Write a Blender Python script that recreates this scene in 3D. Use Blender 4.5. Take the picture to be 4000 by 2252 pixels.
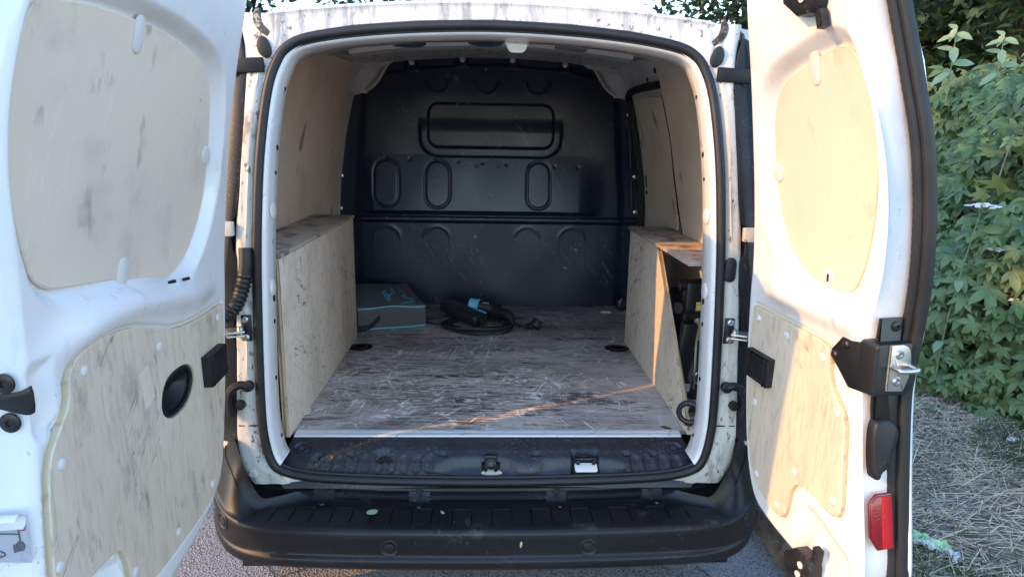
import bpy, bmesh, math, random
import numpy as np
from mathutils import Vector, Matrix

random.seed(7)
rng = np.random.default_rng(7)
for o in list(bpy.data.objects):
    bpy.data.objects.remove(o, do_unlink=True)
scene = bpy.context.scene
COL = scene.collection
R = math.radians

# ---------------------------------------------------------------- camera
def cam_axes(yaw, pitch, roll):
    y, p, r = R(yaw), R(pitch), R(roll)
    fw = Vector((math.sin(y) * math.cos(p), math.cos(y) * math.cos(p), -math.sin(p)))
    r0 = Vector((math.cos(y), -math.sin(y), 0))
    u0 = r0.cross(fw)
    rt = r0 * math.cos(r) + u0 * math.sin(r)
    return rt, rt.cross(fw), fw
cam_d = bpy.data.cameras.new('camera')
cam = bpy.data.objects.new('camera', cam_d)
COL.objects.link(cam)
rt, up, fw = cam_axes(2.2, 12.5, 0.97)
CAM = Vector((-0.01, -1.72, 1.38))
cam.matrix_world = Matrix(((rt.x, up.x, -fw.x, CAM.x), (rt.y, up.y, -fw.y, CAM.y), (rt.z, up.z, -fw.z, CAM.z), (0, 0, 0, 1)))
cam_d.sensor_width = 36
cam_d.lens = 23.0
cam_d.clip_start = 0.02
cam_d.clip_end = 1500
scene.camera = cam

# ---------------------------------------------------------------- sky, sun, exposure
SUN_EL = 25.5
trav = Vector((1.0, 0.465, 0)).normalized()
trav = Vector((trav.x * math.cos(R(SUN_EL)), trav.y * math.cos(R(SUN_EL)), -math.sin(R(SUN_EL))))
world = bpy.data.worlds.new('World')
scene.world = world
world.use_nodes = True
wn = world.node_tree
wn.nodes.clear()
sky = wn.nodes.new('ShaderNodeTexSky')
sky.sky_type = 'NISHITA'
sky.sun_disc = False
sky.sun_elevation = R(SUN_EL)
sky.sun_rotation = math.atan2(-trav.x, -trav.y)
sky.air_density = 1.1
sky.dust_density = 0.5
sky.ozone_density = 2.4
bg = wn.nodes.new('ShaderNodeBackground')
bg.inputs['Strength'].default_value = 0.15
wo = wn.nodes.new('ShaderNodeOutputWorld')
wn.links.new(sky.outputs[0], bg.inputs[0])
wn.links.new(bg.outputs[0], wo.inputs[0])
sun_d = bpy.data.lights.new('sun', 'SUN')
sun_d.energy = 2.0
sun_d.angle = R(0.6)
sun_d.color = (.50, 0.240, 0.070)
sun = bpy.data.objects.new('sun', sun_d)
COL.objects.link(sun)
sun.location = (-6, -3, 4)
sun.rotation_euler = trav.to_track_quat('-Z', 'Y').to_euler()
scene.view_settings.view_transform = 'Standard'
scene.view_settings.look = 'None'
scene.view_settings.exposure = 2.42
scene.view_settings.gamma = 1
scene.view_settings.use_curve_mapping = False
scene.cycles.max_bounces = 12
scene.cycles.diffuse_bounces = 8
scene.cycles.glossy_bounces = 4
scene.render.resolution_x = 1024
scene.render.resolution_y = 576

# ---------------------------------------------------------------- materials
MATS = {}
def mat(name, base, rough=0.5, metal=0.0, coat=0.0, spec=0.5, layers=(), bumps=(), rand=None, transl=0.0, roughvar=None):
    m = bpy.data.materials.new(name)
    m.use_nodes = True
    nt = m.node_tree
    b = nt.nodes['Principled BSDF']
    out = nt.nodes['Material Output']
    b.inputs['Base Color'].default_value = (*base, 1)
    b.inputs['Roughness'].default_value = rough
    b.inputs['Metallic'].default_value = metal
    b.inputs['Coat Weight'].default_value = coat
    b.inputs['Coat Roughness'].default_value = 0.08
    b.inputs['Specular IOR Level'].default_value = spec
    tc = nt.nodes.new('ShaderNodeTexCoord')
    L = nt.links.new
    def noise(d):
        mp = nt.nodes.new('ShaderNodeMapping')
        mp.inputs['Scale'].default_value = d.get('s', (1, 1, 1))
        mp.inputs['Location'].default_value = d.get('loc', (0, 0, 0))
        if d.get('rot'):          # turn first, stretch afterwards
            m0 = nt.nodes.new('ShaderNodeMapping')
            m0.inputs['Rotation'].default_value = d['rot']
            L(tc.outputs['Object'], m0.inputs[0]); L(m0.outputs[0], mp.inputs[0])
        else:
            L(tc.outputs['Object'], mp.inputs[0])
        if d.get('vor'):
            t = nt.nodes.new('ShaderNodeTexVoronoi')
            t.feature = d['vor']
            t.inputs['Scale'].default_value = d['ns']
            L(mp.outputs[0], t.inputs['Vector'])
            return t.outputs['Distance'] if d.get('out', 'd') == 'd' else t.outputs['Color']
        t = nt.nodes.new('ShaderNodeTexNoise')
        t.inputs['Scale'].default_value = d['ns']
        t.inputs['Detail'].default_value = d.get('det', 4)
        t.inputs['Roughness'].default_value = d.get('r', 0.55)
        t.inputs['Distortion'].default_value = d.get('dist', 0)
        L(mp.outputs[0], t.inputs['Vector'])
        return t.outputs[0]
    def ramp(sock, lo, hi, amt):
        mr = nt.nodes.new('ShaderNodeMapRange')
        mr.inputs['From Min'].default_value = lo
        mr.inputs['From Max'].default_value = hi
        mr.inputs['To Min'].default_value = 0
        mr.inputs['To Max'].default_value = amt
        mr.interpolation_type = 'SMOOTHSTEP'
        L(sock, mr.inputs[0])
        return mr.outputs[0]
    cs = None
    for d in layers:
        ns_ = noise(d)
        if d.get('band'):         # thin contour lines: scratches
            a1 = nt.nodes.new('ShaderNodeMath'); a1.operation = 'SUBTRACT'; a1.inputs[1].default_value = .5
            a2 = nt.nodes.new('ShaderNodeMath'); a2.operation = 'ABSOLUTE'
            L(ns_, a1.inputs[0]); L(a1.outputs[0], a2.inputs[0])
            f = ramp(a2.outputs[0], d['band'], d['band'] * .3, d.get('amt', 1))
        else:
            f = ramp(ns_, d.get('lo', 0.4), d.get('hi', 0.7), d.get('amt', 1))
        if d.get('mask'):
            f2 = ramp(noise(d['mask']), d['mask'].get('lo', .4), d['mask'].get('hi', .6), 1)
            mu = nt.nodes.new('ShaderNodeMath'); mu.operation = 'MULTIPLY'
            L(f, mu.inputs[0]); L(f2, mu.inputs[1]); f = mu.outputs[0]
        mx = nt.nodes.new('ShaderNodeMix')
        mx.data_type = 'RGBA'
        if cs is None:
            mx.inputs[6].default_value = (*base, 1)
        else:
            L(cs, mx.inputs[6])
        mx.inputs[7].default_value = (*d['c'], 1)
        L(f, mx.inputs[0])
        cs = mx.outputs[2]
    if rand:
        oi = nt.nodes.new('ShaderNodeObjectInfo')
        mx = nt.nodes.new('ShaderNodeMix')
        mx.data_type = 'RGBA'
        if cs is None:
            mx.inputs[6].default_value = (*base, 1)
        else:
            L(cs, mx.inputs[6])
        mx.inputs[7].default_value = (*rand, 1)
        L(ramp(oi.outputs['Random'], 0.0, 1.0, 0.75), mx.inputs[0])
        cs = mx.outputs[2]
    if cs is not None:
        L(cs, b.inputs['Base Color'])
    if roughvar:
        f = ramp(noise(roughvar), roughvar.get('lo', .3), roughvar.get('hi', .7), roughvar['to'] - rough)
        ad = nt.nodes.new('ShaderNodeMath'); ad.inputs[1].default_value = rough
        L(f, ad.inputs[0]); L(ad.outputs[0], b.inputs['Roughness'])
    prev = None
    for d in bumps:
        bp = nt.nodes.new('ShaderNodeBump')
        bp.inputs['Strength'].default_value = d.get('str', 0.4)
        bp.inputs['Distance'].default_value = d.get('dst', 0.002)
        L(noise(d), bp.inputs['Height'])
        if prev is not None:
            L(prev, bp.inputs['Normal'])
        prev = bp.outputs[0]
    if prev is not None:
        L(prev, b.inputs['Normal'])
    if transl > 0:
        tr = nt.nodes.new('ShaderNodeBsdfTranslucent')
        if cs is not None:
            L(cs, tr.inputs[0])
        else:
            tr.inputs[0].default_value = (*base, 1)
        ms = nt.nodes.new('ShaderNodeMixShader')
        ms.inputs[0].default_value = transl
        L(b.outputs[0], ms.inputs[1]); L(tr.outputs[0], ms.inputs[2]); L(ms.outputs[0], out.inputs[0])
    MATS[name] = m
    return m

DIRT = (0.16, 0.14, 0.12)
mat('white_paint', (.74, .74, .735), .32, coat=.6, layers=[
    dict(c=(.38, .36, .33), ns=3, s=(1, 5, .7), rot=(.7, .2, .3), det=4, band=.0035, amt=.45, mask=dict(ns=4, loc=(4, 7, 1), lo=.52, hi=.58)),
    dict(c=(.20, .18, .16), ns=90, det=3, lo=.68, hi=.70, amt=.6, mask=dict(ns=4.5, loc=(8, 2, 3), lo=.54, hi=.62)),
    dict(c=(.58, .55, .50), ns=5, det=7, r=.62, lo=.48, hi=.75, amt=.45),
    dict(c=(.40, .36, .31), ns=40, s=(1, 1, .35), det=6, lo=.57, hi=.72, amt=.45, mask=dict(ns=3, lo=.45, hi=.65)),
    dict(c=(.12, .10, .09), ns=26, s=(1, 1, .5), rot=(.5, .3, 0), det=8, lo=.66, hi=.68, amt=.7, mask=dict(ns=2.3, loc=(3, 1, 0), lo=.5, hi=.62))],
    bumps=[dict(ns=9, det=2, str=.08, dst=.004), dict(ns=55, det=3, str=.03, dst=.002)], roughvar=dict(ns=7, lo=.35, hi=.75, to=.5))
mat('dirty_white', (.60, .585, .53), .55, layers=[
    dict(c=(.40, .365, .30), ns=9, s=(1, 1, .3), det=6, lo=.40, hi=.66, amt=.75),
    dict(c=(.14, .12, .10), ns=30, s=(1, 1, .25), det=7, r=.65, lo=.54, hi=.66, amt=.75, mask=dict(ns=7, lo=.4, hi=.6)),
    dict(c=(.05, .045, .04), ns=60, s=(1, 1, .5), det=8, r=.7, lo=.585, hi=.64, amt=.9),
    dict(c=(.07, .06, .052), ns=9, s=(1.6, 1, .35), det=9, r=.72, lo=.565, hi=.66, amt=.75)],
    bumps=[dict(ns=60, det=5, str=.25, dst=.002)])
mat('grime', (.05, .046, .042), .8, layers=[dict(c=(.40, .38, .34), ns=60, det=7, r=.7, lo=.52, hi=.60, amt=.85), dict(c=(.02, .018, .017), ns=25, det=6, lo=.5, hi=.65, amt=.7)], bumps=[dict(ns=70, det=5, str=.5, dst=.003)])
mat('roof_white', (.62, .61, .59), .45, coat=.2, layers=[
    dict(c=(.45, .42, .38), ns=6, s=(1, 1, 1), det=5, lo=.45, hi=.8, amt=.4),
    dict(c=(.13, .13, .13), ns=46, s=(1, .25, .16), det=7, r=.7, lo=.46, hi=.62, amt=.62, mask=dict(ns=3.2, s=(1, .3, .4), loc=(.3, 0, 0), lo=.38, hi=.55)),
    dict(c=(.06, .05, .05), ns=90, s=(1, .6, .6), det=6, lo=.60, hi=.66, amt=.8, mask=dict(ns=6, lo=.4, hi=.6))])
mat('inner_white', (.70, .68, .64), .5, layers=[dict(c=(.42, .39, .34), ns=6, det=5, lo=.4, hi=.8, amt=.6)], bumps=[dict(ns=20, det=3, str=.06)])
mat('inner_grey', (.70, .695, .68), .45, coat=.2, layers=[dict(c=(.56, .55, .54), ns=7, det=5, lo=.4, hi=.8, amt=.7)])
mat('cream', (.52, .47, .37), .6)
mat('hardboard', (.66, .55, .44), .75, layers=[
    dict(c=(.50, .41, .32), ns=5, det=7, lo=.42, hi=.7, amt=.6),
    dict(c=(.74, .67, .60), ns=260, det=2, lo=.62, hi=.75, amt=.35),
    dict(c=(.06, .05, .045), ns=10, s=(1, 1, .35), rot=(.5, 0, 0), det=6, lo=.62, hi=.68, amt=.6)], bumps=[dict(ns=300, det=2, str=.15, dst=.001)])
PLYL = [
    dict(c=(.38, .315, .235), ns=85, s=(1, 1.3, .16), det=5, r=.65, lo=.50, hi=.64, amt=.45),
    dict(c=(.47, .385, .28), ns=4, s=(1, 2.2, .5), det=6, dist=.6, lo=.4, hi=.75, amt=.5),
    dict(c=(.20, .17, .145), ns=9, s=(1, 1.4, .7), det=9, r=.68, lo=.53, hi=.72, amt=.55),
    dict(c=(.07, .058, .05), ns=28, s=(1, 1.6, .4), det=6, r=.6, lo=.58, hi=.68, amt=.55, mask=dict(ns=5, lo=.42, hi=.62)),
    dict(c=(.10, .085, .07), ns=3, s=(1, .6, 6), rot=(-.75, 0, 0), det=4, band=.006, amt=.55, mask=dict(ns=5, loc=(5, 2, 0), lo=.5, hi=.6)),
    dict(c=(.70, .62, .50), ns=3, s=(1, .6, 6), rot=(-.85, 0, 0), loc=(3, 3, 3), det=4, band=.007, amt=.7, mask=dict(ns=5, loc=(8, 2, 0), lo=.52, hi=.6))]
mat('door_ply', (.63, .54, .42), .6, layers=PLYL, bumps=[dict(ns=120, s=(1, 1, .25), det=3, str=.1, dst=.001)])
mat('window_ply', (.68, .58, .455), .55, layers=[
    dict(c=(.58, .50, .415), ns=3, det=4, lo=.4, hi=.7, amt=.5),
    dict(c=(.34, .30, .26), ns=6, det=7, r=.6, lo=.52, hi=.75, amt=.5),
    dict(c=(.17, .14, .12), ns=19, s=(1, 1.3, .6), det=4, r=.5, lo=.585, hi=.70, amt=.55, mask=dict(ns=4.5, lo=.5, hi=.62)),
    dict(c=(.07, .055, .05), ns=24, rot=(.6, 0, 0), det=7, r=.65, lo=.655, hi=.70, amt=.7, mask=dict(ns=4, loc=(2, 0, 0), lo=.5, hi=.62)),
    dict(c=(.74, .67, .57), ns=4, s=(1, 5, .6), rot=(.2, 0, 0), det=4, band=.006, amt=.5, mask=dict(ns=4, loc=(7, 0, 0), lo=.48, hi=.6))], bumps=[dict(ns=160, det=2, str=.06, dst=.001)])
mat('box_ply', (.72, .62, .50), .7, layers=[
    dict(c=(.55, .465, .37), ns=5, s=(1, 1, .5), det=7, lo=.40, hi=.66, amt=.85),
    dict(c=(.26, .215, .17), ns=110, s=(1, 1.1, .3), det=6, r=.7, lo=.53, hi=.63, amt=.55),
    dict(c=(.08, .068, .058), ns=48, s=(1, 1.4, .35), det=7, r=.68, lo=.57, hi=.66, amt=.7, mask=dict(ns=6, loc=(1, 1, 1), lo=.36, hi=.6)),
    dict(c=(.05, .04, .037), ns=3, s=(1, .6, 6), rot=(.5, 0, 0), det=3, band=.007, amt=.8, mask=dict(ns=5, lo=.5, hi=.6)),
    dict(c=(.68, .62, .53), ns=3, s=(1, .6, 6), rot=(.62, 0, 0), loc=(3, 3, 1), det=4, band=.008, amt=.8, mask=dict(ns=6, loc=(4, 0, 1), lo=.5, hi=.6)),
    dict(c=(.68, .62, .53), ns=3, s=(1, 6, .6), rot=(.2, 0, 0), loc=(1, 3, 5), det=4, band=.006, amt=.7, mask=dict(ns=7, loc=(1, 0, 4), lo=.52, hi=.6))],
    bumps=[dict(ns=90, s=(1, 1, .3), det=4, str=.25, dst=.002)])
mat('box_top', (.46, .385, .31), .7, layers=[
    dict(c=(.09, .075, .068), ns=14, s=(1.1, .9, 1), det=8, r=.65, lo=.46, hi=.64, amt=.85),
    dict(c=(.42, .36, .29), ns=60, s=(.6, 2, 1), det=4, lo=.66, hi=.74, amt=.6)], bumps=[dict(ns=60, str=.2)])
SC = (.80, .75, .69)
mat('floor_ply', (.47, .415, .37), .62, layers=[
    dict(c=(.25, .212, .182), ns=3.5, s=(.7, 1.2, 1), det=7, r=.6, lo=.40, hi=.62, amt=.85),
    dict(c=(.06, .052, .048), ns=52, s=(.26, 2.0, 1), det=9, r=.76, lo=.50, hi=.57, amt=.85, mask=dict(ns=4, s=(.7, 1.2, 1), loc=(4, 4, 0), lo=.30, hi=.54)),
    dict(c=(.04, .034, .032), ns=6, s=(.45, 1.8, 1), det=9, r=.72, loc=(2, 2, 0), lo=.53, hi=.62, amt=.85),
    dict(c=(.74, .68, .61), ns=60, s=(.4, 1.7, 1), det=9, r=.76, loc=(3, 5, 0), lo=.545, hi=.58, amt=.9, mask=dict(ns=1.7, s=(1, 1.3, 1), loc=(.2, .45, 0), lo=.46, hi=.60)),
    dict(c=(.78, .73, .66), ns=14, s=(1.1, 1.2, 1), det=10, r=.78, loc=(1, 9, 0), lo=.575, hi=.59, amt=.9, mask=dict(ns=2.4, loc=(2, 0, 0), lo=.50, hi=.58)),
    dict(c=SC, ns=4, s=(6, .45, 1), rot=(0, 0, .55), det=2, band=.009, amt=.9, mask=dict(ns=4, loc=(6, 0, 0), lo=.545, hi=.585)),
    dict(c=SC, ns=4, s=(6, .45, 1), rot=(0, 0, -.35), loc=(4, 4, 0), det=2, band=.009, amt=.9, mask=dict(ns=4, loc=(1, 6, 0), lo=.545, hi=.585)),
    dict(c=SC, ns=5, s=(6, .5, 1), rot=(0, 0, 1.15), loc=(8, 4, 0), det=2, band=.007, amt=.8, mask=dict(ns=5, loc=(9, 6, 0), lo=.54, hi=.58)),
    dict(c=SC, ns=3, s=(8, .35, 1), rot=(0, 0, .12), loc=(8, 1, 0), det=3, band=.006, amt=.85, mask=dict(ns=3.5, loc=(3, 6, 0), lo=.545, hi=.585)),
    dict(c=(.03, .026, .024), ns=5, s=(5, .5, 1), rot=(0, 0, -.9), loc=(2, 7, 0), det=3, band=.006, amt=.7, mask=dict(ns=5, loc=(3, 9, 0), lo=.52, hi=.58))],
    bumps=[dict(ns=52, s=(.26, 2, 1), det=8, r=.72, str=.7, dst=.003)], roughvar=dict(ns=6, lo=.4, hi=.7, to=.45))
mat('ply_edge', (.50, .38, .22), .7, layers=[
    dict(c=(.20, .13, .075), ns=150, s=(1, .02, .02), det=0, lo=.47, hi=.56, amt=.85),
    dict(c=(.12, .09, .07), ns=30, det=5, lo=.58, hi=.72, amt=.6)])
mat('ply_edge_door', (.56, .45, .30), .7, layers=[dict(c=(.28, .2, .12), ns=45, det=5, lo=.55, hi=.7, amt=.6)])
mat('black_plastic', (.007, .0075, .0095), .5, spec=.4, layers=[
    dict(c=(.018, .0185, .021), ns=5, det=7, r=.65, lo=.45, hi=.7, amt=.8),
    dict(c=(.16, .15, .14), ns=170, det=3, lo=.62, hi=.67, amt=.6, mask=dict(ns=5, lo=.4, hi=.65))],
    bumps=[dict(ns=420, det=2, str=.22, dst=.0008)], roughvar=dict(ns=6, lo=.35, hi=.7, to=.42))
mat('sill_plastic', (.013, .0145, .019), .40, layers=[
    dict(c=(.030, .032, .038), ns=6, det=7, r=.65, lo=.42, hi=.68, amt=.8),
    dict(c=(.20, .19, .18), ns=170, det=3, lo=.61, hi=.66, amt=.6, mask=dict(ns=5, lo=.42, hi=.62))],
    bumps=[dict(ns=420, det=2, str=.2, dst=.0008)])
mat('bumper_plastic', (.006, .0065, .0085), .45, spec=.38, layers=[
    dict(c=(.012, .0125, .015), ns=4, s=(1, 1, 2), det=8, r=.65, lo=.42, hi=.7, amt=.9),
    dict(c=(.08, .078, .075), ns=9, s=(1, 1, 1), det=9, r=.72, lo=.60, hi=.70, amt=.5),
    dict(c=(.13, .12, .11), ns=120, det=3, lo=.63, hi=.68, amt=.5, mask=dict(ns=4, lo=.45, hi=.65))],
    bumps=[dict(ns=500, det=2, str=.18, dst=.0008)], roughvar=dict(ns=4, lo=.35, hi=.7, to=.36))
mat('rubber', (.008, .008, .009), .5, layers=[dict(c=(.022, .021, .02), ns=9, det=6, lo=.5, hi=.7, amt=.5)], bumps=[dict(ns=200, det=2, str=.1)])
mat('rubber_rib', (.026, .025, .026), .5)
mat('partition_paint', (.005, .0095, .027), .31, spec=.5, layers=[
    dict(c=(.008, .014, .035), ns=3, det=5, lo=.4, hi=.75, amt=.8),
    dict(c=(.35, .33, .30), ns=30, s=(1, 1, 1), rot=(0, .7, 0), det=8, lo=.68, hi=.70, amt=.5, mask=dict(ns=3, lo=.45, hi=.6)),
    dict(c=(.30, .28, .26), ns=4, s=(6, 1, .6), rot=(0, .6, 0), det=4, band=.004, amt=.5, mask=dict(ns=4, loc=(3, 0, 2), lo=.5, hi=.6))],
    bumps=[dict(ns=4, det=2, str=.08, dst=.01), dict(ns=350, det=2, str=.06, dst=.0008)], roughvar=dict(ns=3, lo=.3, hi=.7, to=.38))
mat('black_metal', (.007, .0075, .009), .4, spec=.6, bumps=[dict(ns=300, det=2, str=.12, dst=.0006)])
mat('zinc', (.62, .63, .61), .34, metal=.9, layers=[dict(c=(.42, .42, .40), ns=30, det=4, lo=.4, hi=.7, amt=.7)])
mat('steel', (.55, .55, .55), .3, metal=1.0)
mat('aluminium', (.78, .79, .80), .42, metal=.35, layers=[
    dict(c=(.35, .33, .3), ns=22, s=(1, 6, 6), det=7, lo=.62, hi=.70, amt=.7),
    dict(c=(.10, .09, .08), ns=16, s=(6, 1, 1), rot=(0, 0, .5), det=6, lo=.69, hi=.72, amt=.8)])
mat('clip_white', (.62, .60, .56), .45)
mat('lens_red', (.42, .008, .014), .18, coat=.6, layers=[dict(c=(.30, .006, .012), ns=240, det=1, lo=.4, hi=.6, amt=.6)], bumps=[dict(ns=260, vor='F1', str=.35, dst=.001)])
mat('lens_dark', (.17, .006, .012), .2, coat=.6, bumps=[dict(ns=260, vor='F1', str=.35, dst=.001)])
mat('lens_rim', (.10, .008, .012), .25, coat=.4)
mat('tyre', (.012, .012, .012), .8, bumps=[dict(ns=60, det=3, str=.4, dst=.003)])
mat('under', (.012, .012, .012), .9)
mat('label_yellow', (.62, .50, .10), .6, layers=[dict(c=(.15, .11, .03), ns=60, s=(1, 1, 3), det=3, lo=.55, hi=.65, amt=.7)])
mat('sticker_film', (.40, .41, .46), .3, layers=[dict(c=(.30, .31, .36), ns=60, det=2, lo=.5, hi=.6, amt=.6)])
mat('sticker_print', (.10, .10, .12), .5)
mat('sticker_red', (.45, .06, .05), .5)
mat('bag_cloth', (.080, .074, .074), .9, layers=[
    dict(c=(.12, .11, .11), ns=6, det=5, lo=.4, hi=.7, amt=.6),
    dict(c=(.50, .45, .40), ns=130, det=4, lo=.665, hi=.70, amt=.85, mask=dict(ns=7, s=(1, 1, 1), lo=.47, hi=.66))],
    bumps=[dict(ns=240, det=2, str=.5, dst=.001), dict(ns=8, det=3, str=.3, dst=.01)])
mat('turquoise', (.13, .46, .60), .5)
mat('turquoise_print', (.055, .225, .30), .7)
mat('cable_black', (.016, .016, .018), .45)
mat('strap_black', (.014, .014, .016), .85)
mat('asphalt', (.24, .235, .235), .85, layers=[
    dict(c=(.065, .063, .064), vor='F1', ns=150, lo=.35, hi=.75, amt=.85),
    dict(c=(.36, .35, .34), ns=190, det=3, lo=.55, hi=.64, amt=.75),
    dict(c=(.22, .21, .205), ns=2, det=5, lo=.4, hi=.7, amt=.4)],
    bumps=[dict(ns=150, vor='F1', str=.8, dst=.006), dict(ns=35, det=4, str=.4, dst=.006)])
mat('crack', (.03, .028, .028), .95)
mat('kerbstone', (.11, .10, .09), .85, layers=[
    dict(c=(.035, .032, .03), ns=14, det=8, r=.7, lo=.45, hi=.62, amt=.85),
    dict(c=(.24, .22, .20), ns=30, det=5, lo=.6, hi=.72, amt=.6)], bumps=[dict(ns=30, det=7, str=.8, dst=.012)])
mat('soil', (.17, .13, .095), .95, layers=[dict(c=(.30, .25, .20), ns=25, det=6, lo=.45, hi=.65, amt=.7), dict(c=(.03, .035, .02), ns=5, det=5, lo=.5, hi=.7, amt=.5)], bumps=[dict(ns=40, det=6, str=.7, dst=.02)])
mat('ground_far', (.07, .075, .04), .95, layers=[dict(c=(.10, .085, .06), ns=1.5, det=6, lo=.4, hi=.7, amt=.7)])
mat('straw', (.66, .53, .37), .8, layers=[dict(c=(.36, .29, .23), ns=14, det=3, lo=.42, hi=.65, amt=.8), dict(c=(.80, .73, .62), ns=33, det=2, lo=.55, hi=.65, amt=.7)], transl=.12)
mat('grass', (.085, .13, .05), .7, layers=[dict(c=(.05, .085, .04), ns=12, det=2, lo=.4, hi=.65, amt=.8)], transl=.2)
mat('creeper', (.125, .20, .070), .5, layers=[
    dict(c=(.055, .105, .050), ns=7, det=3, lo=.4, hi=.62, amt=.85),
    dict(c=(.27, .34, .085), ns=5.5, det=3, loc=(4, 2, 0), lo=.56, hi=.70, amt=.8)], rand=(.15, .215, .08), transl=.25)
mat('shoot', (.20, .29, .16), .5, transl=.25)
mat('maple', (.17, .20, .05), .55, layers=[dict(c=(.32, .20, .07), ns=14, det=3, lo=.5, hi=.65, amt=.7)], transl=.3)
mat('bark', (.055, .045, .036), .9, layers=[dict(c=(.02, .017, .014), ns=14, s=(1, 1, .2), det=6, lo=.45, hi=.65, amt=.8)], bumps=[dict(ns=16, s=(1, 1, .2), det=5, str=.8, dst=.02)])
mat('stem', (.12, .17, .07), .6)
mat('woodstem', (.30, .27, .22), .7)
mat('umbel', (.70, .68, .66), .7)
mat('tree_leaf', (.045, .085, .035), .5, layers=[dict(c=(.025, .055, .028), ns=1.6, det=4, lo=.4, hi=.65, amt=.85), dict(c=(.085, .13, .045), ns=5, det=3, lo=.56, hi=.7, amt=.6)], transl=.25)
mat('leaf_bit', (.30, .42, .22), .6)
mat('leaf_tan', (.50, .38, .20), .7)
mat('leaf_rust', (.14, .05, .03), .8)
mat('wood_bit', (.45, .36, .25), .7)
mat('wrap_green', (.40, .66, .36), .3, layers=[
    dict(c=(.80, .84, .82), ns=14, det=4, lo=.46, hi=.54, amt=.9),
    dict(c=(.12, .30, .62), ns=11, det=3, loc=(2, 4, 0), lo=.56, hi=.64, amt=.9),
    dict(c=(.65, .35, .50), ns=13, det=3, loc=(7, 1, 0), lo=.64, hi=.70, amt=.8)])
mat('paper_white', (.70, .70, .70), .7)
mat('lamp_grey', (.10, .11, .13), .3)

# ---------------------------------------------------------------- mesh helpers
def link(name, me, m, parent=None):
    o = bpy.data.objects.new(name, me)
    if m is not None and len(me.materials) == 0:
        me.materials.append(MATS[m])
    COL.objects.link(o)
    if parent is not None:
        o.parent = parent
    return o

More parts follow.
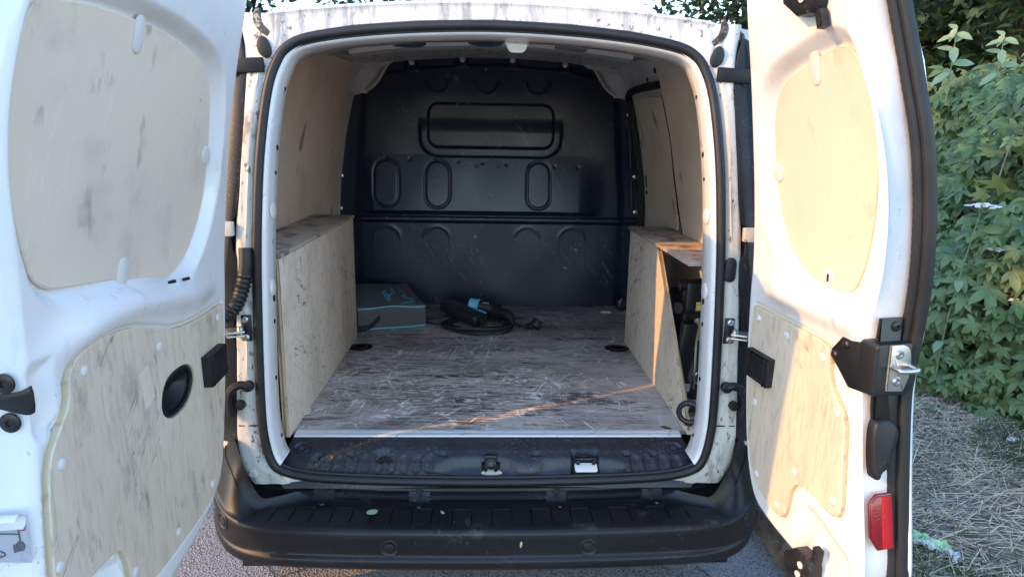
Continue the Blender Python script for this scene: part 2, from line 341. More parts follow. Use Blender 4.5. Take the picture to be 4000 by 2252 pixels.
class G:
    def __init__(s):
        s.v = []; s.f = []; s.n = 0
    def add(s, v, f):
        v = np.asarray(v, float).reshape(-1, 3)
        s.v.append(v)
        s.f.extend([tuple(int(i) + s.n for i in q) for q in f])
        s.n += len(v)
        return s
    def xf(s, M=None, t=None):
        for i, v in enumerate(s.v):
            if M is not None:
                v = v @ np.asarray(M, float).T
            if t is not None:
                v = v + np.asarray(t, float)
            s.v[i] = v
        return s
    def join(s, g, M=None, t=None):
        v = np.concatenate(g.v)
        if M is not None: v = v @ np.asarray(M, float).T
        if t is not None: v = v + np.asarray(t, float)
        return s.add(v, g.f)
    def mapv(s, fn):
        s.v = [fn(v) for v in s.v]
        return s
    def mesh(s, name, smooth=40):
        me = bpy.data.meshes.new(name)
        me.from_pydata(np.concatenate(s.v).tolist(), [], s.f)
        if smooth:
            me.polygons.foreach_set('use_smooth', [True] * len(me.polygons))
            me.update()
            if smooth < 180:
                me.set_sharp_from_angle(angle=R(smooth))
        me.update()
        return me
    def build(s, name, m, parent=None, smooth=40):
        return link(name, s.mesh(name, smooth), m, parent)
    # ---- primitives
    def box(s, c, size, rot=None, bev=0.0, seg=2):
        b = bmesh.new()
        bmesh.ops.create_cube(b, size=1.0)
        for v in b.verts:
            v.co = Vector((v.co.x * size[0], v.co.y * size[1], v.co.z * size[2]))
        if bev > 0:
            bmesh.ops.bevel(b, geom=list(b.edges), offset=bev, segments=seg, affect='EDGES', profile=.5)
        b.verts.index_update()
        v = np.array([x.co for x in b.verts])
        f = [[q.index for q in x.verts] for x in b.faces]
        b.free()
        if rot is not None:
            v = v @ np.array(rot).T
        return s.add(v + np.array(c, float), f)
    def lathe(s, prof, c=(0, 0, 0), axis=(0, 0, 1), n=20):
        ax = np.array(axis, float); ax /= np.linalg.norm(ax)
        a = np.array([1, 0, 0]) if abs(ax[0]) < .8 else np.array([0, 1, 0])
        e1 = np.cross(ax, a); e1 /= np.linalg.norm(e1); e2 = np.cross(ax, e1)
        v = []; f = []
        for r, h in prof:
            for k in range(n):
                t = 2 * math.pi * k / n
                v.append(np.array(c, float) + ax * h + (e1 * math.cos(t) + e2 * math.sin(t)) * r)
        for i in range(len(prof) - 1):
            for k in range(n):
                f.append((i * n + k, i * n + (k + 1) % n, (i + 1) * n + (k + 1) % n, (i + 1) * n + k))
        if prof[0][0] > 1e-6: f.append(tuple(range(n))[::-1])
        if prof[-1][0] > 1e-6: f.append(tuple((len(prof) - 1) * n + k for k in range(n)))
        return s.add(v, f)
    def tube(s, path, r, n=8, closed=False, rfun=None, flat=None):
        P = np.array(path, float); N = len(P)
        if closed:
            T = np.roll(P, -1, 0) - np.roll(P, 1, 0)
        else:
            T = np.gradient(P, axis=0)
        T /= np.maximum(np.linalg.norm(T, axis=1, keepdims=True), 1e-9)
        a = np.array([0, 0, 1.]) if abs(T[0][2]) < .9 else np.array([1., 0, 0])
        u = np.cross(T[0], a); u /= np.linalg.norm(u)
        v = []
        for i in range(N):
            u = u - T[i] * (u @ T[i]); u /= np.linalg.norm(u)
            w = np.cross(T[i], u)
            rr = rfun(i / (N - 1)) * r if rfun else r
            for k in range(n):
                t = 2 * math.pi * k / n
                v.append(P[i] + (u * math.cos(t) + w * math.sin(t)) * rr)
        f = []
        for i in range(N if closed else N - 1):
            j = (i + 1) % N
            for k in range(n):
                f.append((i * n + k, i * n + (k + 1) % n, j * n + (k + 1) % n, j * n + k))
        if not closed:
            f.append(tuple(range(n))[::-1]); f.append(tuple((N - 1) * n + k for k in range(n)))
        return s.add(v, f)
    def loft(s, rings, closed=False, cap=False):
        A = np.array(rings, float); m, n = A.shape[:2]
        f = []
        for i in range(m - 1):
            for k in range(n if closed else n - 1):
                f.append((i * n + k, i * n + (k + 1) % n, (i + 1) * n + (k + 1) % n, (i + 1) * n + k))
        if cap:
            f.append(tuple(range(n))[::-1]); f.append(tuple((m - 1) * n + k for k in range(n)))
        return s.add(A.reshape(-1, 3), f)
    def prism(s, poly, w0, w1, fn, bev=0.0):
        """polygon (u,v) extruded from w0 to w1, fn maps (u,v,w) arrays to xyz"""
        P = np.array(poly, float); n = len(P)
        rings = [(P, w0)]
        if bev > 0:
            sg = 1 if w1 > w0 else -1
            rings += [(P, w1 - sg * bev), (offset(P, -bev * .3), w1 - sg * bev * .3), (offset(P, -bev), w1)]
        else:
            rings += [(P, w1)]
        v = np.concatenate([fn(np.column_stack([q, np.full(n, w)])) for q, w in rings])
        f = []
        for i in range(len(rings) - 1):
            for k in range(n):
                f.append((i * n + k, i * n + (k + 1) % n, (i + 1) * n + (k + 1) % n, (i + 1) * n + k))
        f.append(tuple(range(n))[::-1]); f.append(tuple((len(rings) - 1) * n + k for k in range(n)))
        return s.add(v, f)

def area2(P):
    x, y = P[:, 0], P[:, 1]
    return .5 * np.sum(x * np.roll(y, -1) - np.roll(x, -1) * y)
def offset(P, d):
    P = np.array(P, float)
    t = np.roll(P, -1, 0) - np.roll(P, 1, 0)
    t /= np.maximum(np.linalg.norm(t, axis=1, keepdims=True), 1e-9)
    nrm = np.column_stack([t[:, 1], -t[:, 0]]) * (1 if area2(P) > 0 else -1)
    return P + nrm * d
def chaikin(P, it=2, closed=True):
    P = np.array(P, float)
    for _ in range(it):
        if closed:
            Q = np.roll(P, -1, 0)
            P = np.stack([.75 * P + .25 * Q, .25 * P + .75 * Q], 1).reshape(-1, P.shape[1])
        else:
            Q = P[1:]; B = P[:-1]
            M = np.stack([.75 * B + .25 * Q, .25 * B + .75 * Q], 1).reshape(-1, P.shape[1])
            P = np.concatenate([P[:1], M, P[-1:]])
    return P
def catmull(P, k=6, closed=False):
    P = np.array(P, float); n = len(P); out = []
    for i in range(n if closed else n - 1):
        if closed:
            a, b, c, d = P[(i - 1) % n], P[i], P[(i + 1) % n], P[(i + 2) % n]
        else:
            a, b, c, d = P[max(i - 1, 0)], P[i], P[i + 1], P[min(i + 2, n - 1)]
        for j in range(k):
            t = j / k
            out.append(.5 * (2 * b + (c - a) * t + (2 * a - 5 * b + 4 * c - d) * t * t + (3 * b - a - 3 * c + d) * t ** 3))
    if not closed: out.append(P[-1])
    return np.array(out)
def sd_poly(X, P):
    """signed distance (negative inside) and closest points"""
    X = np.asarray(X, float); P = np.asarray(P, float)
    best = np.full(len(X), 1e9); cp = np.zeros_like(X); ins = np.zeros(len(X), bool)
    for i in range(len(P)):
        a, b = P[i], P[(i + 1) % len(P)]
        ab = b - a; l2 = ab @ ab
        if l2 < 1e-14: continue
        t = np.clip(((X - a) @ ab) / l2, 0, 1)
        q = a + t[:, None] * ab
        d = ((X - q) ** 2).sum(1)
        m = d < best
        best[m] = d[m]; cp[m] = q[m]
        c = ((a[1] > X[:, 1]) != (b[1] > X[:, 1]))
        if abs(b[1] - a[1]) > 1e-12:
            ins ^= c & (X[:, 0] < (b[0] - a[0]) * (X[:, 1] - a[1]) / (b[1] - a[1]) + a[0])
    d = np.sqrt(best)
    return np.where(ins, -d, d), cp
def sst(a, b, x):
    t = np.clip((x - a) / (b - a), 0, 1)
    return t * t * (3 - 2 * t)
def field(poly, cell, hfun, fn, flip=False):
    """height field over a polygon: returns G; fn maps (u,v,h)->xyz"""
    P = np.array(poly, float)
    lo, hi = P.min(0) - cell * .5, P.max(0) + cell * 1.5
    us = np.arange(lo[0], hi[0], cell); vs = np.arange(lo[1], hi[1], cell)
    U, V = np.meshgrid(us, vs); X = np.column_stack([U.ravel(), V.ravel()])
    d, cp = sd_poly(X, P)
    nx, ny = len(us), len(vs)
    D = d.reshape(ny, nx)
    idx = np.arange(nx * ny).reshape(ny, nx)
    q = np.stack([idx[:-1, :-1], idx[:-1, 1:], idx[1:, 1:], idx[1:, :-1]], -1).reshape(-1, 4)
    dq = d[q]
    q = q[(dq.min(1) < -cell * .12)]
    out = d > -cell * .12
    X[out] = cp[out]
    used = np.unique(q)
    remap = -np.ones(nx * ny, int); remap[used] = np.arange(len(used))
    q = remap[q]; X = X[used]
    h = hfun(X[:, 0], X[:, 1])
    v = fn(np.column_stack([X, h]))
    if flip: q = q[:, ::-1]
    g = G(); g.v.append(v); g.f = [tuple(dict.fromkeys(r)) for r in q.tolist()]; g.f = [r for r in g.f if len(r) > 2]; g.n = len(v)
    return g
def rotz(a):
    c, s_ = math.cos(a), math.sin(a)
    return np.array([[c, -s_, 0], [s_, c, 0], [0, 0, 1]])
def rot_axis(a, ax):
    return np.array(Matrix.Rotation(a, 3, Vector(ax)))
def tag(o, label=None, cat=None, group=None, kind=None):
    if label: o['label'] = label
    if cat: o['category'] = cat
    if group: o['group'] = group
    if kind: o['kind'] = kind
    return o
def empty(name, loc=(0, 0, 0), rz=0):
    o = bpy.data.objects.new(name, None)
    COL.objects.link(o); o.location = loc; o.rotation_euler = (0, 0, rz); o.empty_display_size = .1
    return o
def pill(cx, cy, w, h, n=8):
    """stadium polygon, long axis vertical"""
    r = w / 2; p = []
    for k in range(n + 1):
        t = math.pi * k / n
        p.append((cx + r * math.cos(t), cy + h / 2 - r + r * math.sin(t)))
    for k in range(n + 1):
        t = math.pi + math.pi * k / n
        p.append((cx + r * math.cos(t), cy - h / 2 + r + r * math.sin(t)))
    return np.array(p)
def rrect(cx, cy, w, h, r, n=5):
    p = []
    for sx, sy, a0 in ((1, 1, 0), (-1, 1, 90), (-1, -1, 180), (1, -1, 270)):
        for k in range(n + 1):
            t = R(a0 + 90 * k / n)
            p.append((cx + sx * (w / 2 - r) + r * math.cos(t), cy + sy * (h / 2 - r) + r * math.sin(t)))
    return np.array(p)
XYW = lambda a: a                                          # (u,v,w) -> (x,y,z)
def XZ(y0, sg=-1):                                         # (x,z,depth towards viewer)
    return lambda a: np.column_stack([a[:, 0], y0 + sg * a[:, 2], a[:, 1]])
def YZ(x0, sg=1):
    return lambda a: np.column_stack([x0 + sg * a[:, 2], a[:, 0], a[:, 1]])
def lean(z):
    return .12 * np.maximum(0, (np.asarray(z, float) - 1.1) / .62) ** 1.5
def ys(z):
    return -.145 + lean(z)

# ================================================================ GROUND
def grid_sheet(name, x0, x1, y0, y1, nx, ny, zf, m):
    xs = np.linspace(x0, x1, nx); yv = np.linspace(y0, y1, ny)
    X, Y = np.meshgrid(xs, yv)
    Z = zf(X, Y)
    g = G().loft(np.stack([X, Y, Z], -1))
    return g.build(name, m, None, 180)
def verge_z(x, y):
    return .085 + .012 * np.sin(3.1 * x + 1.3 * y) + .009 * np.sin(7 * y - 4 * x) + .05 * sst(2.2, 3.4, x)
tag(grid_sheet('ground', -600, 600, -600, 600, 3, 3, lambda x, y: x * 0 - .03, 'ground_far'), kind='structure')
tag(grid_sheet('road', -7, 1.01, -30, 60, 3, 3, lambda x, y: x * 0, 'asphalt'), kind='structure')
tag(grid_sheet('verge', 1.08, 9, -6, 14, 60, 120, verge_z, 'soil'), kind='structure')
kerb = tag(empty('kerb', (1.05, 0, 0)), kind='structure')
kme = None
for k, y in enumerate(np.arange(-3.05, 8, 1.0)):
    if kme is None:
        kg = G().box((0, 0, .03), (.13, .985, .15), bev=.014)
        kme = kg.mesh('kerbstone'); kme.materials.append(MATS['kerbstone'])
    o = link('kerbstone', kme, None, kerb)
    o.location = (rng.normal(0, .004), y, rng.normal(0, .004)); o.rotation_euler = (rng.normal(0, .006), 0, rng.normal(0, .006))
# hairline cracks in the asphalt
cr = G()
for p0, ang, n in (((-.62, .05), 2.0, 40), ((-.95, -.2), .9, 30), ((-.45, -.1), -2.6, 26), ((.7, .2), -.6, 18)):
    p = np.array(p0); pts = []
    for i in range(n):
        pts.append((*p, .0042)); a_ = ang + rng.normal(0, .55); p = p + np.array([math.cos(a_), math.sin(a_)]) * .035
    pts = np.array(pts); w = .0022
    t = np.gradient(pts, axis=0); nn = np.column_stack([-t[:, 1], t[:, 0], t[:, 2] * 0]); nn /= np.linalg.norm(nn, axis=1, keepdims=True)
    cr.loft([pts - nn * w, pts + nn * w])
tag(cr.build('road_crack', 'crack'), kind='structure')

# ================================================================ VAN
van = tag(empty('cargo_van'), 'white cargo van parked at the kerb with both rear doors swung open', 'van')

SEAL_H = [(0, .506), (.20, .509), (.346, .514), (.46, .522), (.53, .538), (.562, .565), (.578, .64), (.580, .745), (.573, .955), (.563, 1.153),
          (.553, 1.342), (.536, 1.49), (.515, 1.56), (.490, 1.595), (.443, 1.617), (.335, 1.636), (.18, 1.650), (0, 1.656)]
full = SEAL_H + [(-x, z) for x, z in SEAL_H[-2:0:-1]]
SEAL = catmull(full, 6, closed=True)
def on_rear(P, dy=0.0):
    return np.column_stack([P[:, 0], ys(P[:, 1]) + dy, P[:, 1]])
# door opening seal: main bulb and inner lip
g = G().tube(on_rear(SEAL, .001), .0120, 12, closed=True)
seal = g.build('opening_seal', 'rubber', van, 60)
g = G().tube(on_rear(offset(SEAL, -.012), .006), .0055, 8, closed=True)
g.build('seal_lip', 'rubber', seal, 60)
# jamb flange (open at the bottom, where the sill trim covers it)
up_idx = [i for i in range(len(SEAL)) if SEAL[i, 1] > .545]
i0 = up_idx[0]
JC = SEAL[up_idx]
def jamb_ring(ins, dy):
    Q = offset(SEAL, -ins)[up_idx]
    return np.column_stack([Q[:, 0], ys(JC[:, 1]) + dy, Q[:, 1]])
g = G().loft([jamb_ring(*a) for a in ((.004, .004), (.013, -.002), (.018, .0), (.0215, .006), (.023, .014), (.0245, .035), (.0255, .062), (.018, .072), (-.03, .085))])
jamb = g.build('door_jamb', 'white_paint', van, 50)
for sx in (-1, 1):
    for z, r in ((.62, .005), (.78, .006), (.93, .006), (.99, .008), (1.30, .005), (1.36, .007), (1.5, .005)):
        x = np.interp(z, [p[1] for p in SEAL_H[5:13]], [p[0] for p in SEAL_H[5:13]]) - .0262
        G().lathe([(0, .0012), (r, .0011), (r, 0)], (sx * (x + .0012), float(ys(z)) + .046, z), (-sx, 0, 0), 12).build('flange_hole', 'under', jamb)
    for z in (1.02, 1.21):
        x = np.interp(z, [p[1] for p in SEAL_H[5:13]], [p[0] for p in SEAL_H[5:13]]) - .026
        G().lathe([(.022, 0), (.017, .004), (.008, .005), (0, .005)], (sx * (x + .001), float(ys(z)) + .036, z), (-sx, 0, 0), 18).build('pressed_dimple', 'white_paint', jamb)

# rear pillars
XO = [(.50, .606), (.53, .625), (.56, .638), (.64, .645), (.75, .638), (.955, .62), (1.155, .607), (1.34, .594), (1.525, .582), (1.60, .585), (1.672, .600)]
def seal_x(z):
    return np.interp(z, [p[1] for p in SEAL_H[3:14]], [p[0] for p in SEAL_H[3:14]])
def xo(z):
    return np.interp(z, [p[0] for p in XO], [p[1] for p in XO])
for sx in (-1, 1):
    rings = []
    for z in np.linspace(.505, 1.672, 60):
        a = float(seal_x(min(z, 1.60))) + .006; b = float(xo(z)); y = float(ys(z))
        ridge = .004 * math.sin(z * 9) ** 2
        pts = [(a, .016), (a + .10 * (b - a), .004), (a + .35 * (b - a), .001 + ridge * .3), (a + .5 * (b - a), -.004), (a + .62 * (b - a), -.0045 + ridge), (a + .85 * (b - a), -.003), (b, -.002),
               (b + .008, .006), (b + .014, .03), (b + .03, .06), (b + .08, .085)]
        rings.append([(sx * x, y + dy, z) for x, dy in pts])
    pil = G().loft(rings).build('rear_pillar', 'dirty_white', van, 60)
    # black trim strip beside the pillar, with stepped edge
    zz = [.62, .70, .74, .78, .80, .87, .90, .98, 1.03, 1.06, 1.10, 1.12, 1.145, 1.19, 1.20, 1.24, 1.30, 1.44, 1.545, 1.60, 1.64]
    dx = [.004, .0, .004, -.006, .002, .006, .014, .012, .004, -.006, .002, .016, .018, .016, .010, .004, -.004, .004, .004, .012, .02]
    ed = [(float(xo(z)) + d - .002, z) for z, d in zip(zz, dx)]
    P = np.array(ed + [(.70, 1.60), (.73, 1.3), (.75, .9), (.74, .62)])
    def fn(a, sx=sx):
        return np.column_stack([sx * a[:, 0], ys(a[:, 1]) + .004 - a[:, 2] + .35 * np.maximum(0, a[:, 0] - .66), a[:, 1]])
    tr = G().prism(P, -.03, .006, fn, .002).build('pillar_trim', 'black_plastic', van)
    # white break in the trim
    G().box((sx * .632, float(ys(1.17)) - .004, 1.17), (.03, .02, .034), bev=.002).build('body_gap', 'dirty_white', pil)
    # crossbar at hinge height, hinge, rubber stop, check strap, bracket, plug
    G().box((sx * .585, float(ys(1.55)) - .006, 1.549), (.085, .012, .034), rot_axis(.05 * sx, (0, 1, 0)), bev=.003).build('hinge_cover', 'black_plastic', pil)
    pp = chaikin([(-.026, -.016), (-.006, -.03), (.014, -.016), (.018, .008), (.006, .026), (-.012, .018)], 2)
    G().prism(pp, 0, .014, lambda a, sx=sx: np.column_stack([sx * (.545 + a[:, 0] * .9), float(ys(1.59)) + .004 - a[:, 2], 1.594 + a[:, 1]]), .004).build('rubber_stop', 'rubber', pil)
    # grimy gutter between the roof end and the pillar head
    pp = chaikin([(.556, 1.686), (.568, 1.682), (.574, 1.662), (.566, 1.640), (.548, 1.622), (.520, 1.612), (.500, 1.610), (.515, 1.620), (.540, 1.636), (.552, 1.656), (.553, 1.672)], 2)
    G().prism(pp, 0, .003, lambda a, sx=sx: np.column_stack([sx * a[:, 0], ys(a[:, 1]) - .001 - a[:, 2], a[:, 1]]), .001).build('gutter_grime', 'grime', pil)
    # check strap bracket
    y = float(ys(.925)) - .006
    G().box((sx * .600, y, .927), (.024, .006, .066), bev=.002).build('check_plate', 'black_metal', pil)
    for z in (.950, .905):
        G().lathe([(.0085, 0), (.0085, .006), (.006, .008), (0, .008)], (sx * .600, y - .003, z), (0, -1, 0), 6).build('bolt', 'zinc', pil)
    G().box((sx * .622, y - .02, .925), (.04, .045, .005), rotz(-.5 * sx), .001).join(G().box((sx * .622, y - .02, .915), (.04, .04, .004), rotz(-.5 * sx), .001)).build('check_strap', 'zinc', pil)
    G().lathe([(.008, -.012), (.008, .012)], (sx * .610, y - .014, .922), (0, 0, 1), 12).build('check_pin', 'steel', pil)
    # lower black retaining arm
    path = catmull([(sx * .607, y - .006, .778), (sx * .625, y - .01, .782), (sx * .645, y - .012, .768), (sx * .652, y - .01, .735), (sx * .65, y - .008, .70)], 6)
    G().tube(path, .011, 8).build('retaining_arm', 'black_plastic', pil)
    G().lathe([(.014, 0), (.014, .012), (.007, .015), (0, .015)], (sx * .605, y, .778), (0, -1, 0), 16).build('arm_boss', 'black_plastic', pil)
    G().lathe([(.012, 0), (.012, .012), (.005, .014), (0, .014)], (sx * .627, y, .728), (0, -1, 0), 16).build('arm_boss', 'black_plastic', pil)
    G().lathe([(.011, 0), (.011, .004), (.009, .006), (0, .0065)], (sx * .612, float(ys(.53)) - .002, .535), (0, -1, 0), 16).build('drain_plug', 'dirty_white', pil)
    # seam line across the pillar foot
    G().box((sx * .612, y + .0035, .668), (.055, .003, .0025)).build('seam', 'rubber', pil)
    if sx > 0:
        G().prism(pill(0, 0, .028, .062), 0, .006, lambda a: np.column_stack([.590 + a[:, 0], y + .002 - a[:, 2], 1.083 + a[:, 1]]), .003).build('blanking_plug', 'rubber', pil)
    else:
        # corrugated wiring gaiter
        path = catmull([(-.590, y + .004, 1.125), (-.590, y - .004, 1.08), (-.600, y - .008, 1.03), (-.618, y - .012, .985), (-.645, y - .020, .955)], 16)
        G().tube(path, .0165, 12, rfun=lambda t: (1.0 if t < .35 else 1 + .13 * math.sin(t * 110))).build('wiring_gaiter', 'rubber', pil, 70)

# ---- roof
def roof_half(xs):
    rings = []
    ztx = lambda x: 1.711 - .13 * x * x
    top = sorted([(x, z) for x, z in SEAL_H[12:]])
    for x in xs:
        ax = abs(x)
        zb = float(np.interp(ax, [p[0] for p in top], [p[1] for p in top])) + .008
        if ax > .515: zb = 1.565 + (.0 if ax < .54 else (ax - .54) * 1.2)
        zt = ztx(x); e = max(0, ax - .525); yb = e * e * 22
        pts = [(float(ys(zb)) + .015 + yb, zb - .004), (float(ys(zb)) + yb, zb + .006), (float(ys(zb)) + .004 + yb, .6 * zb + .4 * zt), (float(ys(zt)) - .004 + yb, zt - .012), (float(ys(zt)) - .008 + yb, zt - .004),
               (float(ys(zt)) - .002 + yb, zt + .002), (float(ys(zt)) + .02 + yb, zt + .008), (.12, zt + .018), (.5, zt + .045), (1.2, zt + .06), (2.0, zt + .04)]
        rings.append([(x, y, z) for y, z in pts])
    return rings
xs = np.concatenate([np.linspace(-.575, -.5, 12), np.linspace(-.49, .49, 50), np.linspace(.5, .575, 12)])
roof = G().loft(roof_half(xs)).build('roof', 'roof_white', van, 60)
for sx in (-1, 1):   # roof side rails joining the body sides
    rings = []
    for y in np.linspace(-.01, 2.0, 20):
        w = y * .0
        rings.append([(sx * (.575), y, 1.672 + .06 * sst(0, 1, y)), (sx * .60, y, 1.672 + .05 * sst(0, 1, y)), (sx * .625, y, 1.655 + .04 * sst(0, 1, y)), (sx * .645, y, 1.60)])
    G().loft(rings).build('roof_rail', 'white_paint', van, 60)

# ---- body sides
def side_x(z):
    return np.interp(z, [.30, .45, .7, .95, 1.1, 1.3, 1.5, 1.62], [.72, .755, .775, .775, .765, .735, .685, .645])
arch = [(.10 + .0, .33)] + [(.42 + .34 * math.cos(t), .30 + .34 * math.sin(t)) for t in np.linspace(math.pi, 0, 14)]
P = [(-.06, .62), (-.02, .36)] + arch[1:] + [(2.6, .33), (3.1, .36), (3.2, .8), (2.75, .98), (2.1, 1.60), (1.9, 1.62), (-.0, 1.62), (-.03, 1.3), (-.06, 1.0)]
for sx in (-1, 1):
    fn = lambda a, sx=sx: np.column_stack([sx * a[:, 2], a[:, 0], a[:, 1]])
    field(P, .035, lambda u, v: side_x(v) - .10 * sst(2.4, 3.2, u), fn).build('body_side', 'white_paint', van, 60)
rings = []
for t, (y, z) in enumerate([(2.0, 1.74), (2.15, 1.62), (2.72, 1.03), (2.78, 1.0), (3.2, .88), (3.28, .7), (3.26, .33)]):
    rings.append([(x * (.62 if z > 1.5 else .68), y - .25 * (abs(x)) ** 3, z - .03 * x * x) for x in np.linspace(-1, 1, 13)])
G().loft(rings).build('van_front', 'white_paint', van, 60)
g = G().box((0, 1.4, .40), (1.35, 3.0, .30), bev=.02)
g.build('underbody', 'under', van)
# wheels
for sx in (-1, 1):
    for yw in (.42, 2.75):
        c = (sx * .655, yw, .292)
        prof = [(.17, -.085), (.25, -.092), (.283, -.08), (.292, -.055), (.2925, 0), (.292, .055), (.283, .08), (.25, .092), (.17, .085)]
        w = G().lathe(prof, c, (sx, 0, 0), 40)
        for k in range(36):
            a = 2 * math.pi * k / 36
            w.box((c[0], c[1] + .292 * math.cos(a), c[2] + .292 * math.sin(a)), (.15, .024, .010), rot_axis(a, (1, 0, 0)), .002)
        wo_ = w.build('wheel', 'tyre', van)
        G().lathe([(.175, .02), (.17, .07), (.155, .06), (.06, .075), (0, .08)], c, (sx, 0, 0), 32).build('rim', 'zinc', wo_)
# mud flap edge seen beneath the bumper on one side
for sx in (-1, 1):
    G().box((sx * .60, .02, .24), (.26, .012, .20), rot_axis(.12, (1, 0, 0)), .004).build('mud_flap', 'rubber', van)

# ---- bumper
PLAN = catmull([(-.775, .22), (-.772, .05), (-.752, -.06), (-.715, -.155), (-.655, -.232), (-.56, -.274), (-.40, -.291), (-.2, -.299), (0, -.302), (.2, -.299), (.40, -.291), (.56, -.274), (.655, -.232), (.715, -.155), (.752, -.06), (.772, .05), (.775, .22)], 26)
_l = np.r_[0, np.cumsum(np.linalg.norm(np.diff(PLAN, axis=0), axis=1))]
PLAN = np.column_stack([np.interp(np.linspace(0, _l[-1], 1300), _l, PLAN[:, i]) for i in range(2)])
tt = np.gradient(PLAN, axis=0); tt /= np.linalg.norm(tt, axis=1, keepdims=True)
NRM = np.column_stack([tt[:, 1], -tt[:, 0]])
PROF = [(.150, .484), (.142, .468), (.125, .462), (.105, .461), (.099, .461), (.0985, .4675), (.096, .468), (.091, .468), (.0905, .4675), (.088, .4678), (.08, .4675), (.068, .467), (.055, .466), (.042, .465), (.034, .4645), (.031, .4642), (.022, .4635), (.012, .4625), (.006, .4605), (.002, .4565), (.0, .451), (0, .440), (.002, .42), (.004, .40), (.004, .392), (.002, .3895), (-.004, .3865), (-.006, .381), (-.0045, .366), (.002, .357), (.03, .348), (.09, .34)]
rings = []
for ins, z in PROF:
    ax = np.abs(PLAN[:, 0])
    wing = sst(.60, .70, ax) * max(0, (ins - .02) / .13)
    sc = 1 - .62 * sst(.46, .68, ax)
    x = PLAN[:, 0] - NRM[:, 0] * ins * sc; y = PLAN[:, 1] - NRM[:, 1] * ins * sc
    zz = np.full(len(x), z) + wing * .13 + .03 * sst(.6, .775, ax) * (1 if z > .4 else .6)
    if .033 < ins < .099 and z > .44:      # tread plate: alternating raised pads, grooves between them
        u = (PLAN[:, 0] + .6) / .0505
        fr = u - np.floor(u)
        pad = sst(.0, .035, fr) * (1 - sst(.965, 1.0, fr))
        odd = np.floor(u).astype(int) % 2 == 0
        on = (ax < .56) & (odd | (ins < .0907))
        zz = zz - np.where(ax < .56, np.where(on, .0045 * (1 - pad), .0066), 0)
    rings.append(np.column_stack([x, y, zz]))
bump = G().loft(rings).build('rear_bumper', 'bumper_plastic', van, 45)
def on_plan(x):
    i = int(np.argmin(np.abs(PLAN[:, 0] - x) + (PLAN[:, 1] > .1) * 9)); return PLAN[i], NRM[i]
for x in (-.668, -.243, .243, .668):
    p, nn = on_plan(x); zc = .416 if abs(x) < .5 else .445
    c = (p[0] - nn[0] * .003, p[1] - nn[1] * .003, zc)
    s_ = G().lathe([(.0225, -.004), (.0225, .003), (.0205, .0045), (.0185, .003), (.0135, .0025), (.0125, .0045), (.010, .0055), (0, .0055)], c, (nn[0], nn[1], 0), 24)
    s_.build('parking_sensor', 'black_plastic', bump)
# tow-eye cover outline
p, nn = on_plan(-.525)
P = rrect(0, 0, .06, .068, .010)
ring = np.array([(p[0] + q[0] * -nn[1] - nn[0] * (.004 - .0), p[1] + q[0] * nn[0] - nn[1] * .004, .412 + q[1]) for q in P])
G().tube(ring, .0012, 6, closed=True).build('tow_cover', 'under', bump)
G().prism(rrect(0, 0, .058, .066, .010), 0, .0055, lambda a: np.column_stack([p[0] - a[:, 0] * nn[1] + nn[0] * (a[:, 2] - .009), p[1] + a[:, 0] * nn[0] + nn[1] * (a[:, 2] - .009), .412 + a[:, 1]]), .001).build('tow_cover_plate', 'bumper_plastic', bump)
# strip between seal and bumper, with clips
xs = np.linspace(-.665, .665, 90)
def yb(x): return -.150 + .055 * (np.abs(x) / .63) ** 3
g = G().loft([np.column_stack([xs, yb(xs) + dy, xs * 0 + z + .018 * (np.abs(xs) / .6) ** 6]) for dy, z in ((.03, .500), (.004, .497), (-.004, .494), (-.006, .488), (.0, .482), (.004, .470), (.006, .455))])
low = g.build('lower_trim', 'black_plastic', van, 50)
for a, b in ((-.60, -.462), (-.405, -.212), (-.155, .150), (.205, .405), (.462, .60)):
    xx = np.linspace(a, b, 14)
    G().loft([np.column_stack([xx, yb(xx) - dy, xx * 0 + z + .012 * (np.abs(xx) / .6) ** 6]) for dy, z in ((.004, .484), (.020, .4835), (.024, .481), (.024, .474), (.01, .472))]).build('trim_flap', 'black_plastic', low, 50)
for x in (-.433, -.184, .177, .433):
    G().lathe([(.009, 0), (.009, .005), (.004, .006), (0, .004)], (x, float(yb(x)) - .006, .487), (0, -1, .5), 14).build('push_clip', 'under', low)
    G().lathe([(.007, 0), (.006, .003), (.0025, .003), (0, .001)], (x + .004, float(yb(x)) - .055, .4715), (0, 0, 1), 14).build('push_clip', 'black_metal', low)

